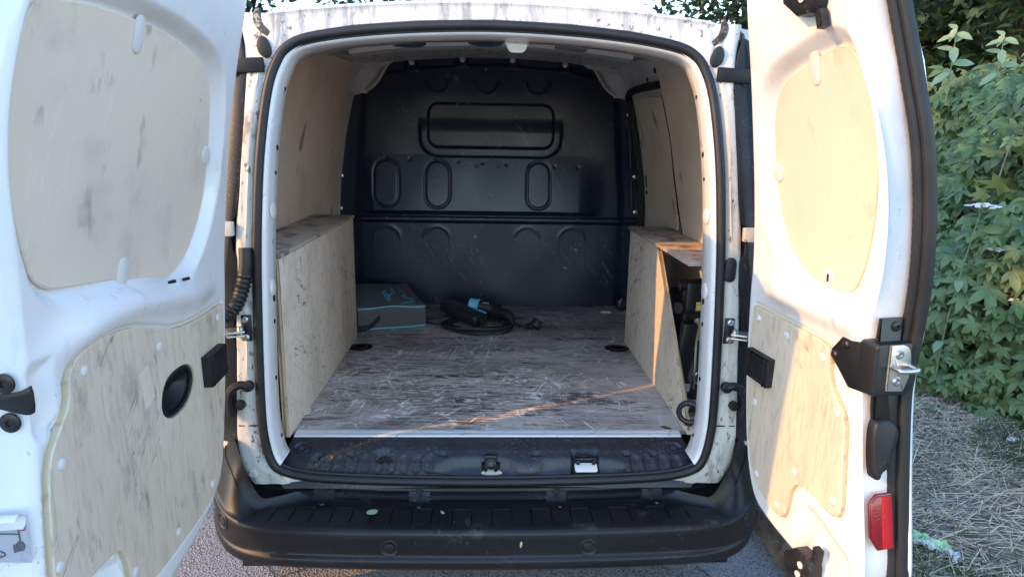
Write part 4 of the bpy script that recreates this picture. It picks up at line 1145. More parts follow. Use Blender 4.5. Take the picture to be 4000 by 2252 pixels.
# peeling warning sticker with pictograms
st = G()
uu = np.linspace(-.075, -.003, 14)
st.loft([[edge_pt(LD, .672, .853 + dz, u, .0025) for u in uu] for dz in (-.030, -.01, .012, .026)])
so = st.build('warning_sticker', 'sticker_film', ld)
G().loft([[edge_pt(LD, .670, .884 + .012 * math.sin(t) + .004 * (u + .05) * 20, u, .004 + .010 * (1 - math.cos(t))) for u in uu] for t in np.linspace(-1.2, 2.6, 12)]).build('peeled_corner', 'paper_white', ld, 60)
pr = G()
pr.loft([[edge_pt(LD, .672, .866 + dz, u, .0032) for u in (-.075, -.014)] for dz in (-.0012, .0012)])
pr.loft([[edge_pt(LD, .672, z, u, .0032) for u in (-.015, -.0125)] for z in (.852, .880)])
pr.tube([edge_pt(LD, .672, .849 + .006 * math.sin(t), -.014 + .005 * math.cos(t), .0032) for t in np.linspace(0, 6.28, 14)], .001, 5)
pr.loft([[edge_pt(LD, .672, .836 + dz + (u + .05) * .3, u, .0032) for u in (-.024, -.010)] for dz in (-.006, .006)])
pr.tube([edge_pt(LD, .672, .836 + .004 * math.sin(t), -.042 + .006 * math.cos(t), .0032) for t in np.linspace(0, 6.28, 14)], .001, 5)
pr.build('sticker_pictogram', 'sticker_print', ld, 0)
G().loft([[edge_pt(LD, .672, z, u, .0034) for u in (-.011, -.005)] for z in (.871, .880)]).build('sticker_flash', 'sticker_red', ld, 0)
for u, z in ((.26, 1.118), (.205, 1.112)):
    G().prism([(u - .012, z - .003), (u + .010, z - .001), (u + .012, z + .004), (u - .010, z + .003)], .006, .011, LD.T).build('drain_slot', 'under', ld)

# ---------------------------------------------------------------- narrow door
RBOW = ([.50, .64, .78, .93, 1.05, 1.16, 1.30, 1.43, 1.527, 1.62], [-.018, -.018, -.014, -.010, -.004, -.018, -.026, -.020, -.002, -.006])
RD = Door((.61, -.25), 12.0, 1, .72, 0.0, RBOW)
RPOLY = [(.05, 1.72), (.026, 1.675), (.012, 1.56), (-.010, 1.36), (-.020, 1.10), (-.012, .95), (.004, .79), (.030, .66), (.066, .575), (.110, .545), (.238, .520), (.36, .505), (.408, .52),
         (.420, .58), (.411, .64), (.380, .78), (.352, .93), (.346, 1.01), (.350, 1.085), (.366, 1.16), (.374, 1.30), (.357, 1.43), (.326, 1.527), (.316, 1.585), (.312, 1.64), (.29, 1.69), (.22, 1.72)]
RWIN = [(.075, 1.492), (.115, 1.521), (.19, 1.543), (.255, 1.560), (.285, 1.553), (.307, 1.520), (.322, 1.47), (.330, 1.42), (.333, 1.37), (.330, 1.31), (.322, 1.24), (.308, 1.175), (.288, 1.118), (.262, 1.105), (.213, 1.108),
        (.155, 1.120), (.108, 1.155), (.07, 1.210), (.051, 1.271), (.045, 1.35), (.050, 1.425), (.06, 1.465)]
RPAN = [(.016, 1.023), (.016, 1.023), (.10, 1.018), (.20, 1.010), (.255, 1.006), (.275, .990), (.277, .945), (.292, .918), (.32, .892), (.337, .86), (.341, .81), (.349, .74), (.355, .695), (.346, .674), (.325, .672), (.285, .682), (.245, .689), (.222, .680), (.208, .655), (.204, .615), (.198, .588), (.180, .578), (.14, .588), (.095, .608), (.065, .645), (.040, .72), (.020, .85), (.014, .95)]
RWc = chaikin(RWIN, 2); RPc = chaikin(RPAN, 1)
RPOC = chaikin([(.225, .50), (.228, .60), (.245, .645), (.27, .655), (.33, .630), (.395, .60), (.40, .50)], 1)
RPOC2 = chaikin([(.262, .49), (.265, .575), (.285, .60), (.31, .585), (.33, .49)], 1)
def right_h(u, v):
    X = np.column_stack([u, v])
    d, _ = sd_poly(X, RWc)
    h = -.028 * (1 - sst(.001, .034, d))
    d, _ = sd_poly(X, RPc)
    h = h - .006 * (1 - sst(.004, .010, d))
    h = h + .018 * np.exp(-((v - (1.066 - .05 * (u - .2))) / .028) ** 2) * sst(.02, .12, u)
    d, _ = sd_poly(X, RPOC)
    h = h - .016 * (1 - sst(-.022, .006, d))
    d, _ = sd_poly(X, RPOC2)
    h = h + .014 * (1 - sst(-.012, .006, d))
    h = h + .0012 * np.sin(u * 17) * np.sin(v * 9)
    return h
rdo = RD.shell(RPOLY, right_h, 'white_paint')
RD.board('window_board', RWIN, -.028, -.023, 'window_ply', 'ply_edge_door')
RD.board('door_board', RPAN, -.006, .0065, 'door_ply', 'ply_edge_door', 1)
RD.pillclip('window_clip', .192, 1.527, -.023, .026, .062, .0032, 0, 'clip_white')
RD.pillclip('window_clip', .056, 1.328, -.023, .036, .040, .0032, 0, 'clip_white')
RD.pillclip('window_clip', .214, 1.128, -.023, .024, .036, .003, .2, 'clip_white')
G().prism(rrect(.214, 1.127, .006, .016, .002), -.0202, -.0195, RD.T).build('clip_slot', 'under', rdo)
for ss, z in ((.039, .997), (.142, .985), (.256, .975), (.313, .882), (.333, .704), (.215, .706), (.055, .80), (.090, .635), (.172, .603)):
    RD.dome('fir_tree_clip', ss, z, .0065, .009, .0035, 'clip_white')
pad(RD, (.072, .892))
# ribbed door seal along the free edge, on the outer flange
i_free = [(.310, 1.70), (.318, 1.62), (.336, 1.50), (.352, 1.40), (.358, 1.297), (.358, 1.18), (.354, 1.077), (.350, .98), (.351, .919), (.373, .766), (.398, .62), (.410, .55), (.414, .50)]
sp = catmull(i_free, 30)
n_ = len(sp)
tg = np.gradient(sp, axis=0); tg /= np.linalg.norm(tg, axis=1, keepdims=True)
ou = np.column_stack([-tg[:, 1], tg[:, 0]])
rings = []
for a_, b_ in ((.000, -.092), (.0005, -.075), (.003, -.069), (.008, -.065), (.015, -.0655), (.0185, -.070), (.020, -.075), (.022, -.073), (.028, -.073), (.032, -.077), (.0335, -.083), (.033, -.092)):
    rib = 0.0
    W = sp + ou * a_
    nn = np.full(n_, b_)
    if .002 < a_ < .018:
        nn = nn - .0006 * (np.arange(n_) % 4 < 1)
    rings.append(RD.T(np.column_stack([W, nn])))
G().loft(rings).build('door_seal', 'rubber', rdo, 35)
# lock carrier: box in front of the edge wall, hexagonal side plate, top and bottom tabs
def EW(q, base=.350):          # (n, z, out) on the free-edge wall of this door
    q = np.asarray(q, float)
    z = q[:, 1]
    sb = np.interp(z, [.60, .64, .78, .93, 1.01, 1.085, 1.16], [.415, .411, .380, .354, .348, .352, .366]) + .010
    w = RD.o + (sb[:, None] + q[:, 2:3]) * RD.d + q[:, 0:1] * RD.n
    w[:, 2] = z
    return w
G().prism(chaikin([(-.012, 1.083), (-.012, 1.083), (-.060, 1.083), (-.060, 1.083), (-.060, .86), (-.060, .86), (-.016, .86), (-.016, .86)], 1), .001, .006, EW, .0015).build('lock_backplate', 'black_metal', rdo)
G().prism(rrect(-.032, .992, .080, .098, .008), -.010, .030, EW, .004).build('lock_case', 'black_metal', rdo)
hexp = [(.306, 1.038), (.330, 1.032), (.368, 1.034), (.372, .944), (.330, .940), (.302, .965), (.278, .985), (.276, 1.0)]
G().prism(hexp, .0005, .006, RD.T, .002).build('lock_side_plate', 'black_metal', rdo)
for ss, z in ((.314, 1.020), (.288, .992)):
    RD.dome('lock_bolt', ss, z, .006, .0085, .006, 'black_metal')
G().prism(chaikin([(-.018, 1.040), (-.018, 1.040), (-.052, 1.040), (-.066, 1.022), (-.068, .985), (-.054, .952), (-.054, .952), (-.018, .955), (-.018, .955)], 1), .030, .034, EW, .0012).build('striker_base', 'zinc', rdo)
for z in (1.022, .972):
    c = EW([(-.038, z, .034)])[0]
    G().lathe([(.009, 0), (.009, .002), (.007, .004), (.004, .004), (.0035, .002), (0, .002)], c, RD.d, 16).build('striker_screw', 'steel', rdo)
sl = [EW([(-.024, 1.0, .034)])[0], EW([(-.024, .999, .052)])[0], EW([(-.030, .9985, .058)])[0], EW([(-.056, .9985, .058)])[0], EW([(-.062, .999, .052)])[0], EW([(-.062, 1.0, .034)])[0]]
G().tube(catmull(sl, 6), .0045, 10).build('striker_loop', 'steel', rdo)
for z, n in ((1.068, -.046), (.925, -.048)):
    c = EW([(n, z, .006)])[0]
    G().lathe([(.0095, 0), (.0095, .004), (.006, .006), (.003, .006), (.003, .003), (0, .003)], c, RD.d, 16).build('lock_bolt', 'black_metal', rdo)
fl = chaikin([(-.008, .885), (-.020, .898), (-.048, .894), (-.064, .876), (-.060, .852), (-.046, .832), (-.044, .805), (-.026, .800), (-.022, .786), (-.010, .786), (-.006, .80), (-.004, .84)], 2)
G().prism(fl, .002, .022, EW, .006).build('lever_cover', 'black_plastic', rdo)
# red reflector
rp = [(-.012, .742), (-.024, .752), (-.056, .752), (-.060, .748), (-.060, .655), (-.056, .650), (-.024, .650), (-.012, .668), (-.008, .675), (-.008, .735)]
G().prism(rp, .001, .005, EW, .001).build('reflector_rim', 'lens_rim', rdo)
G().prism(offset(np.array(rp), -.003), .005, .0075, EW, .0008).build('reflector', 'lens_dark', rdo)
ri = [(-.033, .7485), (-.0565, .7485), (-.0565, .6535), (-.033, .6535)]
G().prism(ri, .0075, .0082, EW, .0003).build('reflector_facet', 'lens_red', rdo)
# top and bottom latch brackets
def bracket(c, fl):
    P = np.array([(-.050, .024), (-.050, -.004), (-.018, -.030), (.020, -.030), (.032, -.012), (.034, .030), (.016, .036), (-.036, .036)]) * np.array([1, fl]) + np.array(c)
    g = G().prism(P, .0, .030, RD.T, .004)
    g.prism(np.array([(.018, -.024), (.034, -.024), (.036, -.052), (.020, -.056)]) * np.array([1, fl]) + np.array(c), .004, .020, RD.T, .002)
    o = g.build('latch_bracket', 'black_plastic', rdo)
    for a, b in ((.0, .020), (.004, -.004)):
        G().lathe([(.0075, 0), (.0075, .002), (0, .0025)], RD.p(c[0] + a, c[1] + b * fl, .030), RD.n, 14).build('bracket_rivet', 'clip_white', rdo)
bracket((.235, 1.640), 1)
bracket((.290, .535), -1)
# ================================================================ CARGO
# soft carry bag
bag = tag(empty('carry_bag', (-.283, 1.085, .5875), R(21)), 'grey cloth carry bag with turquoise piping lying beside the plywood box', 'bag')
def soft_box(w, d, h):
    U = np.linspace(0, 1, 13)
    b = bmesh.new(); bmesh.ops.create_cube(b, size=1.0)
    bmesh.ops.subdivide_edges(b, edges=list(b.edges), cuts=9, use_grid_fill=True)
    b.verts.index_update()
    v = np.array([x.co for x in b.verts]); f = [[q.index for q in x.verts] for x in b.faces]; b.free()
    x, y, z = v[:, 0], v[:, 1], v[:, 2]
    o = v.copy()
    o[:, 0] = (x - .5) * w + .010 * np.cos(math.pi * z) * np.sign(x) * (np.abs(x) > .49) * np.cos(math.pi * y) * -1
    o[:, 1] = (y + .5) * d - .006 * np.cos(math.pi * z) * (y < -.49)
    o[:, 2] = (z + .5) * h + .022 * np.cos(math.pi * x) * np.cos(math.pi * y) * (z > .3) - .010 * sst(.1, .5, x) * sst(-.3, .5, z) + .004 * np.sin(9 * x + 4 * y) * (z > .4) + .030 * (y + .5) * (z > -.3) * (z + .5)
    return G().add(o, f)
bw, bd, bh = .37, .335, .102
soft_box(bw, bd, bh).build('bag_body', 'bag_cloth', bag, 35)
xx = np.linspace(-bw, 0, 24)
G().tube(np.column_stack([xx, xx * 0 - .003, bh - .004 - .010 * sst(-.15, 0, xx) + .002 * np.sin(xx * 30)]), .0026, 6).build('piping', 'turquoise', bag)
G().tube(np.column_stack([xx, xx * 0 - .003, .004 + .002 * np.sin(xx * 22)]), .0026, 6).build('piping', 'turquoise', bag)
def topz(x, y):
    u, v = x / bw + .5, y / bd - .5
    return bh + .022 * math.cos(math.pi * u) * math.cos(math.pi * v) - .010 * float(sst(.1, .5, u)) + .004 * math.sin(9 * u + 4 * v) + .030 * (v + .5) + .0015
def to_local(p):
    a = R(21); dx, dy = p[0] + .283, p[1] - 1.085
    return (dx * math.cos(a) + dy * math.sin(a), -dx * math.sin(a) + dy * math.cos(a))
EL = [[(-.486, 1.148), (-.470, 1.170), (-.432, 1.090), (-.440, 1.060)], [(-.452, 1.100), (-.440, 1.137), (-.378, 1.192), (-.372, 1.165)], [(-.458, 1.211), (-.447, 1.226), (-.418, 1.150), (-.432, 1.135)],
      [(-.436, 1.240), (-.420, 1.262), (-.378, 1.196), (-.392, 1.178)]]
VL = [[(-.400, 1.130), (-.391, 1.162), (-.352, 1.128), (-.363, 1.105)], [(-.366, 1.135), (-.347, 1.155), (-.330, 1.103), (-.342, 1.085)], [(-.395, 1.055), (-.377, 1.048), (-.330, 1.095), (-.344, 1.112)]]
for L in (EL, VL):
    g = G()
    for q in L:
        P = [to_local(p) for p in q]
        g.add([(x, y, topz(x, y) + .0008) for x, y in P], [(0, 1, 2, 3)])
    g.build('print_letter', 'turquoise_print', bag, 0)
# webbing strap at the corner
path = catmull([(-.30, -.012, .085), (-.315, -.02, .05), (-.30, -.022, .02), (-.25, -.012, .018), (-.215, -.008, .045), (-.20, -.006, .055)], 6)
G().loft([path + np.array([0, 0, -.012]), path + np.array([0, -.003, .012])]).loft([path + np.array([0, .003, -.012]), path + np.array([0, .0, .012])]).build('strap', 'strap_black', bag)
G().box((-.31, -.008, .05), (.03, .01, .10), bev=.003).build('strap_tab', 'strap_black', bag)
# charging cable
cab = tag(empty('charging_cable', (-.045, 1.06, .5875)), 'coiled black charging cable with turquoise plug cap lying on the worn plywood floor', 'cable')
pts = []
for k in range(4 * 24):
    t = 2 * math.pi * k / 24; j = k // 24
    rr = 1 + .10 * math.sin(j * 2.1 + .5) + .07 * math.sin(1.3 * t + j)
    pts.append((.142 * rr * math.cos(t + .4) + .012 * math.sin(3 * t + 2 * j), .118 * rr * math.sin(t + .4) - .004 + .014 * math.sin(2 * t + j * 1.7), .0065 + .0055 * j + .003 * (1 + math.sin(t * 2.3))))
G().tube(catmull(pts, 2), .0062, 8).build('cable_coil', 'cable_black', cab)
G().tube(catmull([(-.12, .16, .02), (-.19, .14, .008), (-.27, .12, .007), (-.33, .16, .007)], 8), .005, 8).tube(catmull([(-.12, .06, .02), (-.19, .04, .008), (-.25, .06, .007), (-.33, .11, .007)], 8), .005, 8).tube(catmull([(-.09, .20, .03), (-.02, .235, .035), (.06, .26, .03), (.10, .21, .045)], 8), .007, 8).build('cable_tail', 'cable_black', cab)
a_ = math.atan2(-.21, .20)
cb = G().box((0, 0, 0), (.245, .085, .048), bev=.014, seg=3).box((.128, 0, 0), (.03, .04, .03), bev=.006)
M_ = rotz(a_) @ rot_axis(.10, (0, 1, 0))
cb.xf(M_, (-.075, .085, .044)).build('control_box', 'cable_black', cab)
G().box((.085, .038, .012), (.05, .012, .004)).xf(M_, (-.075, .085, .056)).build('indicator_bar', 'turquoise', cab)
ca = np.array([.93, -.30, -.12]); ca /= np.linalg.norm(ca)
c0 = np.array([-.020, .135, .066])
G().lathe([(0, -.030), (.024, -.028), (.029, -.024), (.030, .012), (.033, .014), (.033, .020), (0, .020)], c0, ca, 22).build('connector_cap', 'turquoise', cab)
hp = catmull([c0 + ca * .018, c0 + ca * .06, c0 + ca * .10 + np.array([0, -.01, -.008]), (.125, .03, .050), (.145, -.005, .030), (.14, -.03, .016)], 8)
G().tube(hp, .026, 14, rfun=lambda t: (1.12 - .12 * t if t < .45 else max(.42, 1.06 - (t - .45) * 1.5))).build('connector_grip', 'cable_black', cab)
G().box(c0 + ca * .05 + np.array([.0, -.012, .024]), (.030, .010, .002), rotz(-.3)).build('grip_label', 'clip_white', cab)
pp_ = catmull([(.09, -.02, .03), (.14, -.005, .020), (.19, -.028, .014), (.225, -.045, .018)], 8)
G().tube(pp_, .0055, 8).build('plug_lead', 'cable_black', cab)
G().tube(catmull([(.20, -.034, .014), (.222, -.044, .020), (.242, -.052, .026)], 5), .017, 12, rfun=lambda t: .45 + .75 * t).lathe([(.022, -.012), (.024, 0), (.022, .02), (0, .022)], (.245, -.052, .028), (.4, .35, .55), 16).build('mains_plug', 'cable_black', cab)
G().tube([(.252, -.046, .045), (.264, -.036, .062)], .0024, 8).tube([(.262, -.060, .043), (.274, -.050, .060)], .0024, 8).build('plug_pin', 'steel', cab)
G().lathe([(.0075, -.007), (.0075, .007)], (.148, -.008, .0195), (.9, -.3, -.1), 10).build('cable_tag', 'clip_white', cab)
# chip of wood
tag(G().prism([(-.022, -.008), (.024, -.010), (.026, .007), (-.018, .009)], 0, .008, lambda a: a + np.array([.56, 1.335, .5872]), .001).build('wood_chip', 'wood_bit'), 'small pale wood chip lying on the van floor near the partition', 'wood chip')
# jack stowed behind the slanted board
jk = tag(empty('scissor_jack', (.624, .20, .611)), 'black folding jack with yellow label standing behind the slanted plywood board', 'jack')
G().box((.0, .03, .185), (.060, .050, .37), rot_axis(.10, (1, 0, 0)), .006).build('jack_channel', 'black_metal', jk)
G().box((-.030, -.02, .13), (.045, .03, .24), rot_axis(.08, (0, 1, 0)) @ rot_axis(.12, (1, 0, 0)), .006).build('jack_base_arm', 'black_metal', jk)
for a_, b_, r_ in (((-.045, .02, .352), (.05, .02, .365), .015), ((-.035, -.02, .265), (.05, -.01, .275), .012), ((-.045, -.03, .02), (.03, -.02, .02), .013)):
    G().tube([a_, b_], r_, 12).build('jack_pivot', 'black_metal', jk)
G().tube([(-.02, -.005, .03), (-.025, .01, .34)], .004, 8).build('jack_rod', 'steel', jk)
G().tube([(.012, -.012, .03), (.008, .0, .34)], .005, 8).build('jack_screw', 'steel', jk)
G().lathe([(.018, -.012), (.020, 0), (.018, .012), (0, .014)], (-.042, .01, .285), (-.8, -.6, 0), 18).build('jack_knob', 'black_metal', jk)
G().box((.018, -.004, .245), (.034, .003, .125), rot_axis(.10, (1, 0, 0)), .0008).build('jack_label', 'label_yellow', jk)
G().tube([(.02 + .012 * math.cos(t), -.025, .07 + .018 * math.sin(t)) for t in np.linspace(0, 6.2, 18)], .0028, 6).build('jack_hook', 'steel', jk)
G().box((-.022, -.042, .045), (.024, .003, .026), rot_axis(.12, (1, 0, 0))).build('jack_tag', 'clip_white', jk)
# towing eye
te = G().tube([(.028 * math.cos(t), 0, .028 * math.sin(t)) for t in np.linspace(0, 2 * math.pi, 30)[:-1]], .0075, 10, closed=True)
te.lathe([(.011, -.03), (.011, .0), (.007, .012), (0, .012)], (.006, .012, -.004), (0, -1, 0), 14)
te.box((.0, .004, -.032), (.02, .02, .012), bev=.003)
teo = te.xf(rotz(-.45), (.545, -.062, .668)).build('towing_eye', 'black_metal')
tag(teo, 'black ring-shaped towing eye at the foot of the slanted plywood board', 'towing eye')
# leaf bits on the bumper
for nm, (x, y, z), sc, m, lab, a in (('leaf_scrap', (-.293, -.232, .4745), 1.0, 'leaf_bit', 'round pale green leaf scrap on the ribbed bumper step', .3), ('leaf_scrap', (-.118, -.236, .4745), .55, 'leaf_bit', 'narrow pale green leaf sliver on the ribbed bumper step', -1.0)):
    P = chaikin([(-.016, 0), (-.008, .011), (.008, .010), (.015, .002), (.008, -.010), (-.008, -.010)], 2) * sc * np.array([1, .6 if sc < 1 else 1])
    tag(G().prism(P, 0, .0012, lambda q: q @ rotz(a).T + np.array([x, y, z])).build(nm, m), lab, 'leaf')

tag(G().lathe([(0, -.010), (.0028, -.005), (.0034, 0), (.0026, .006), (0, .010)], (.077, -.3025, .428), (.12, 0, 1), 8).build('seed', 'leaf_tan'), 'pale tan seed stuck to the black bumper face', 'seed')

# ================================================================ PLANTS
def leaflet(L, W, fold=.25, droop=.2, ang=0.0, base=(0, 0, 0)):
    """pointed leaflet along +y, 6 quads folded on the midrib"""
    ts = [0, .3, .62, .85, 1.0]; ws = [.06, .85, .9, .45, .0]
    v = []
    for t, w in zip(ts, ws):
        y = t * L; z = -droop * L * t * t; x = w * W / 2
        v += [(-x, y, z + fold * x), (0, y, z), (x, y, z + fold * x)]
    v = np.array(v) @ rotz(ang).T + np.array(base)
    f = []
    for i in range(4):
        for k in range(2):
            f.append((i * 3 + k, i * 3 + k + 1, i * 3 + k + 4, i * 3 + k + 3))
    return v, f
def palmate(s=1.0, seed=0):
    r = random.Random(seed); g = G()
    for k, (a, l) in enumerate(((0, 1), (.85, .92), (-.85, .92), (1.75, .62), (-1.75, .62))):
        v, f = leaflet(.075 * l * s * r.uniform(.9, 1.1), .034 * l * s, .3, r.uniform(.15, .45), a + r.uniform(-.1, .1))
        g.add(v, f)
    return g
def oval_leaf(L, W):
    g = G(); g.add(*leaflet(L, W, .25, .25)); return g
PAL = [palmate(1.0, i) for i in range(4)] + [palmate(.8, 5)]
PALM = []
for gq in PAL:
    me = gq.mesh('leaf', 180); me.materials.append(MATS['creeper']); PALM.append(me)
def frame(nrm, spin):
    n = Vector(nrm).normalized()
    q = n.to_track_quat('Z', 'Y').to_matrix()
    return np.array(q @ Matrix.Rotation(spin, 3, 'Z'))
# creeper hedge: two overgrown mounds along the verge
def hedge_pt(y, t, tier):
    """point and outward normal on the hedge face; t 0..1 from foot to crest"""
    base = 2.52 + .20 * (y - 1.3) * (y > 1.3) * .8 + .13 * math.sin(y * 2.3) + .06 * math.sin(y * 6.1 + 1) + .25 * max(0, .6 - y)
    if tier == 0:
        H = 1.12 + .14 * math.sin(y * 1.9 + .5) + .06 * math.sin(y * 5.3)
        x = base + .10 * math.sin(t * math.pi * 2.1 + y) * .5 + .62 * t ** 2.3
        z = .09 + H * (1 - (1 - t) ** 1.35)
        n = (-1 + .9 * t, -.45, .25 + 1.0 * t)
    else:
        H = 2.02 + .10 * math.sin(y * 1.3 + 1) + .07 * math.sin(y * 4.1)
        x = base + .62 + .05 * math.sin(t * 9 + y * 3) + .75 * max(0, t - .72) ** 1.3 * 3
        z = .9 + (H - .9) * (1 - (1 - t) ** 1.2)
        n = (-1 + .8 * t, -.45, .2 + 1.1 * max(0, t - .4))
    return Vector((x, y, z)), Vector(n).normalized()
hedge = tag(empty('creeper_hedge', (2.75, 1.8, .09)), 'dense green five-leaved creeper hedge growing along the straw-covered verge', 'hedge')
cands = []
random.seed(11)
for i in range(9500):
    y = random.uniform(-1.2, 7.0) if random.random() < .45 else random.uniform(.7, 3.6)
    tier = 0 if random.random() < .55 else 1
    p, n = hedge_pt(y, random.random(), tier)
    p = p + n * random.gauss(-.02, .075) + Vector((random.gauss(0, .02), random.gauss(0, .02), random.gauss(0, .02)))
    nn = (n + Vector((random.gauss(0, .38), random.gauss(0, .38), random.gauss(.15, .34)))).normalized()
    cands.append((p, nn, random.uniform(0, 6.283), random.choice((.55, .8, 1.0, 1.2, 1.5)) * random.uniform(.85, 1.15), random.randrange(5)))
for i in range(900):       # shoots creeping out over the verge
    y = random.uniform(-.8, 3.4); p, n = hedge_pt(y, .03, 0)
    o_ = abs(random.gauss(0, .17)) * (1 + .6 * math.sin(y * 4.1))
    p = Vector((p.x - o_, p.y - .3 * o_, .11 + max(0, .30 - o_ * .9) * random.random()))
    nn = Vector((-.5 + random.gauss(0, .4), -.4 + random.gauss(0, .4), 1)).normalized()
    cands.append((p, nn, 0, random.uniform(.6, 1.25), random.randrange(5)))
def in_view(p):
    d = p - CAM
    z = d.dot(fw)
    u = .5 + 23 / 36 * d.dot(rt) / z
    v = .5 - 23 / 36 * d.dot(up) / z * 1024 / 576
    return (0.905 < u < 1.0) and (0 < v < 1), z
vis = sorted([(in_view(c[0])[1], i) for i, c in enumerate(cands) if in_view(c[0])[0]])
part_ids = set(i for _, i in vis[:300])
HB = hedge.location
stuff = G()
for i, (p, n, spin, sc, k) in enumerate(cands):
    # leaf tips hang downwards
    F = frame(n, 0)
    tipdir = F[:, 1]
    down = np.array([0, 0, -1.]) - np.array(n) * (-n.z)
    ang = math.atan2(np.dot(np.cross(tipdir, down), np.array(n)), np.dot(tipdir, down)) + random.gauss(0, .7)
    F = F @ rotz(ang)
    if i in part_ids:
        o = link('leaf', PALM[k], None, hedge)
        o.matrix_local = Matrix([[*(F[r] * sc), (p - HB)[r]] for r in range(3)] + [[0, 0, 0, 1]])
    else:
        stuff.join(PAL[k], F * sc, np.array(p - HB))
tag(stuff.build('foliage', 'creeper', hedge, 180), kind='stuff')
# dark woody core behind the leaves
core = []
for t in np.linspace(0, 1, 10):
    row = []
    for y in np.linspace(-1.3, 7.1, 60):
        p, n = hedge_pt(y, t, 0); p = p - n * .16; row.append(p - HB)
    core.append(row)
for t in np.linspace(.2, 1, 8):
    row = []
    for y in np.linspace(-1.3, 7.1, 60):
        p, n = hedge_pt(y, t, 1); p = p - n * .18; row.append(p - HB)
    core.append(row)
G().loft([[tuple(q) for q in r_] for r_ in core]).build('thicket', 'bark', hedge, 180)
st_ = G()
for i in range(120):
    y = random.uniform(-.8, 5); p, n = hedge_pt(y, random.uniform(.05, .8), random.randrange(2))
    q = p - HB
    pts = [q + n * -.05]
    for k in range(5):
        pts.append(pts[-1] + Vector((random.gauss(0, .05), random.gauss(0, .06), random.uniform(-.10, .05))))
    st_.tube(catmull([tuple(a) for a in pts], 3), .0022, 4)
tag(st_.build('tendrils', 'stem', hedge), kind='stuff')

def shoot(name, base, h, n, lab, leaf_l, m='shoot', cat='sapling', lean_=(0, 0), group=None):
    t = tag(empty(name, base), lab, cat, group)
    path = catmull([(0, 0, -.25), (lean_[0] * .4, lean_[1] * .4, h * .45), (lean_[0], lean_[1], h)], 8)
    G().tube(path, .0045, 6, rfun=lambda q: 1 - .6 * q).build('stem', 'stem', t)
    lg = oval_leaf(leaf_l, leaf_l * .5).mesh('leaf', 180); lg.materials.append(MATS[m])
    for k in range(n):
        f = .25 + .75 * k / (n - 1)
        q = path[int(f * (len(path) - 1))]
        o = link('leaf', lg, None, t)
        a = k * 2.4; s_ = 1.15 - .45 * f
        F = frame((-.55 + .3 * math.cos(a), -.75 + .3 * math.sin(a), .75), a) @ np.array(Matrix.Rotation(.1 - .35 * (f > .95), 3, 'X'))
        o.matrix_local = Matrix([[*(F[r] * s_), float(q[r])] for r in range(3)] + [[0, 0, 0, 1]])
    return t
shoot('sapling', (3.36, 3.18, 1.95), .30, 10, 'young upright shoot with long pale leaves rising above the hedge, next to the door seal', .15)
shoot('sapling', (3.62, 3.05, 1.95), .24, 10, 'shorter upright shoot with oval pale leaves rising above the hedge, under dark trees', .13)
# maple seedling with yellowing lobed leaves
mp = tag(empty('maple_seedling', (3.02, 2.15, .98)), 'maple seedling with yellow-green lobed leaves growing out of the hedge', 'seedling')
mpath = catmull([(0, 0, -.1), (.02, 0, .16), (.06, .02, .33), (.08, .02, .42)], 6)
G().tube(mpath, .0045, 6).build('stem', 'woodstem', mp)
def lobed(s):
    P = []
    for k, (a, r) in enumerate(((-90, .15), (-60, .55), (-30, .42), (-8, .95), (12, .5), (40, 1.0), (62, .55), (90, 1.15), (118, .55), (140, 1.0), (168, .5), (188, .95), (210, .42), (240, .55))):
        P.append((r * s * math.cos(R(a)), r * s * math.sin(R(a)) + .1 * s, .12 * s * math.sin(3 * R(a))))
    return G().add([(0, .1 * s, .05 * s)] + P, [(0, i + 1, (i + 1) % len(P) + 1) for i in range(len(P))])
for (dx, dy, dz, s_, n) in ((-.04, -.03, .40, .10, (-.3, -.4, 1)), (.06, -.05, .42, .10, (.1, -.5, 1)), (.14, -.05, .30, .11, (.3, -.3, 1)), (.02, -.06, .20, .12, (-.2, -.6, 1)), (.12, -.04, .16, .11, (.2, -.7, 1)), (-.06, -.03, .15, .08, (-.6, -.5, .8))):
    F = frame(n, random.uniform(0, 6))
    g_ = lobed(s_)
    o = g_.build('leaf', 'maple', mp, 180)
    o.matrix_local = Matrix([[*F[r], (dx, dy, dz)[r]] for r in range(3)] + [[0, 0, 0, 1]])
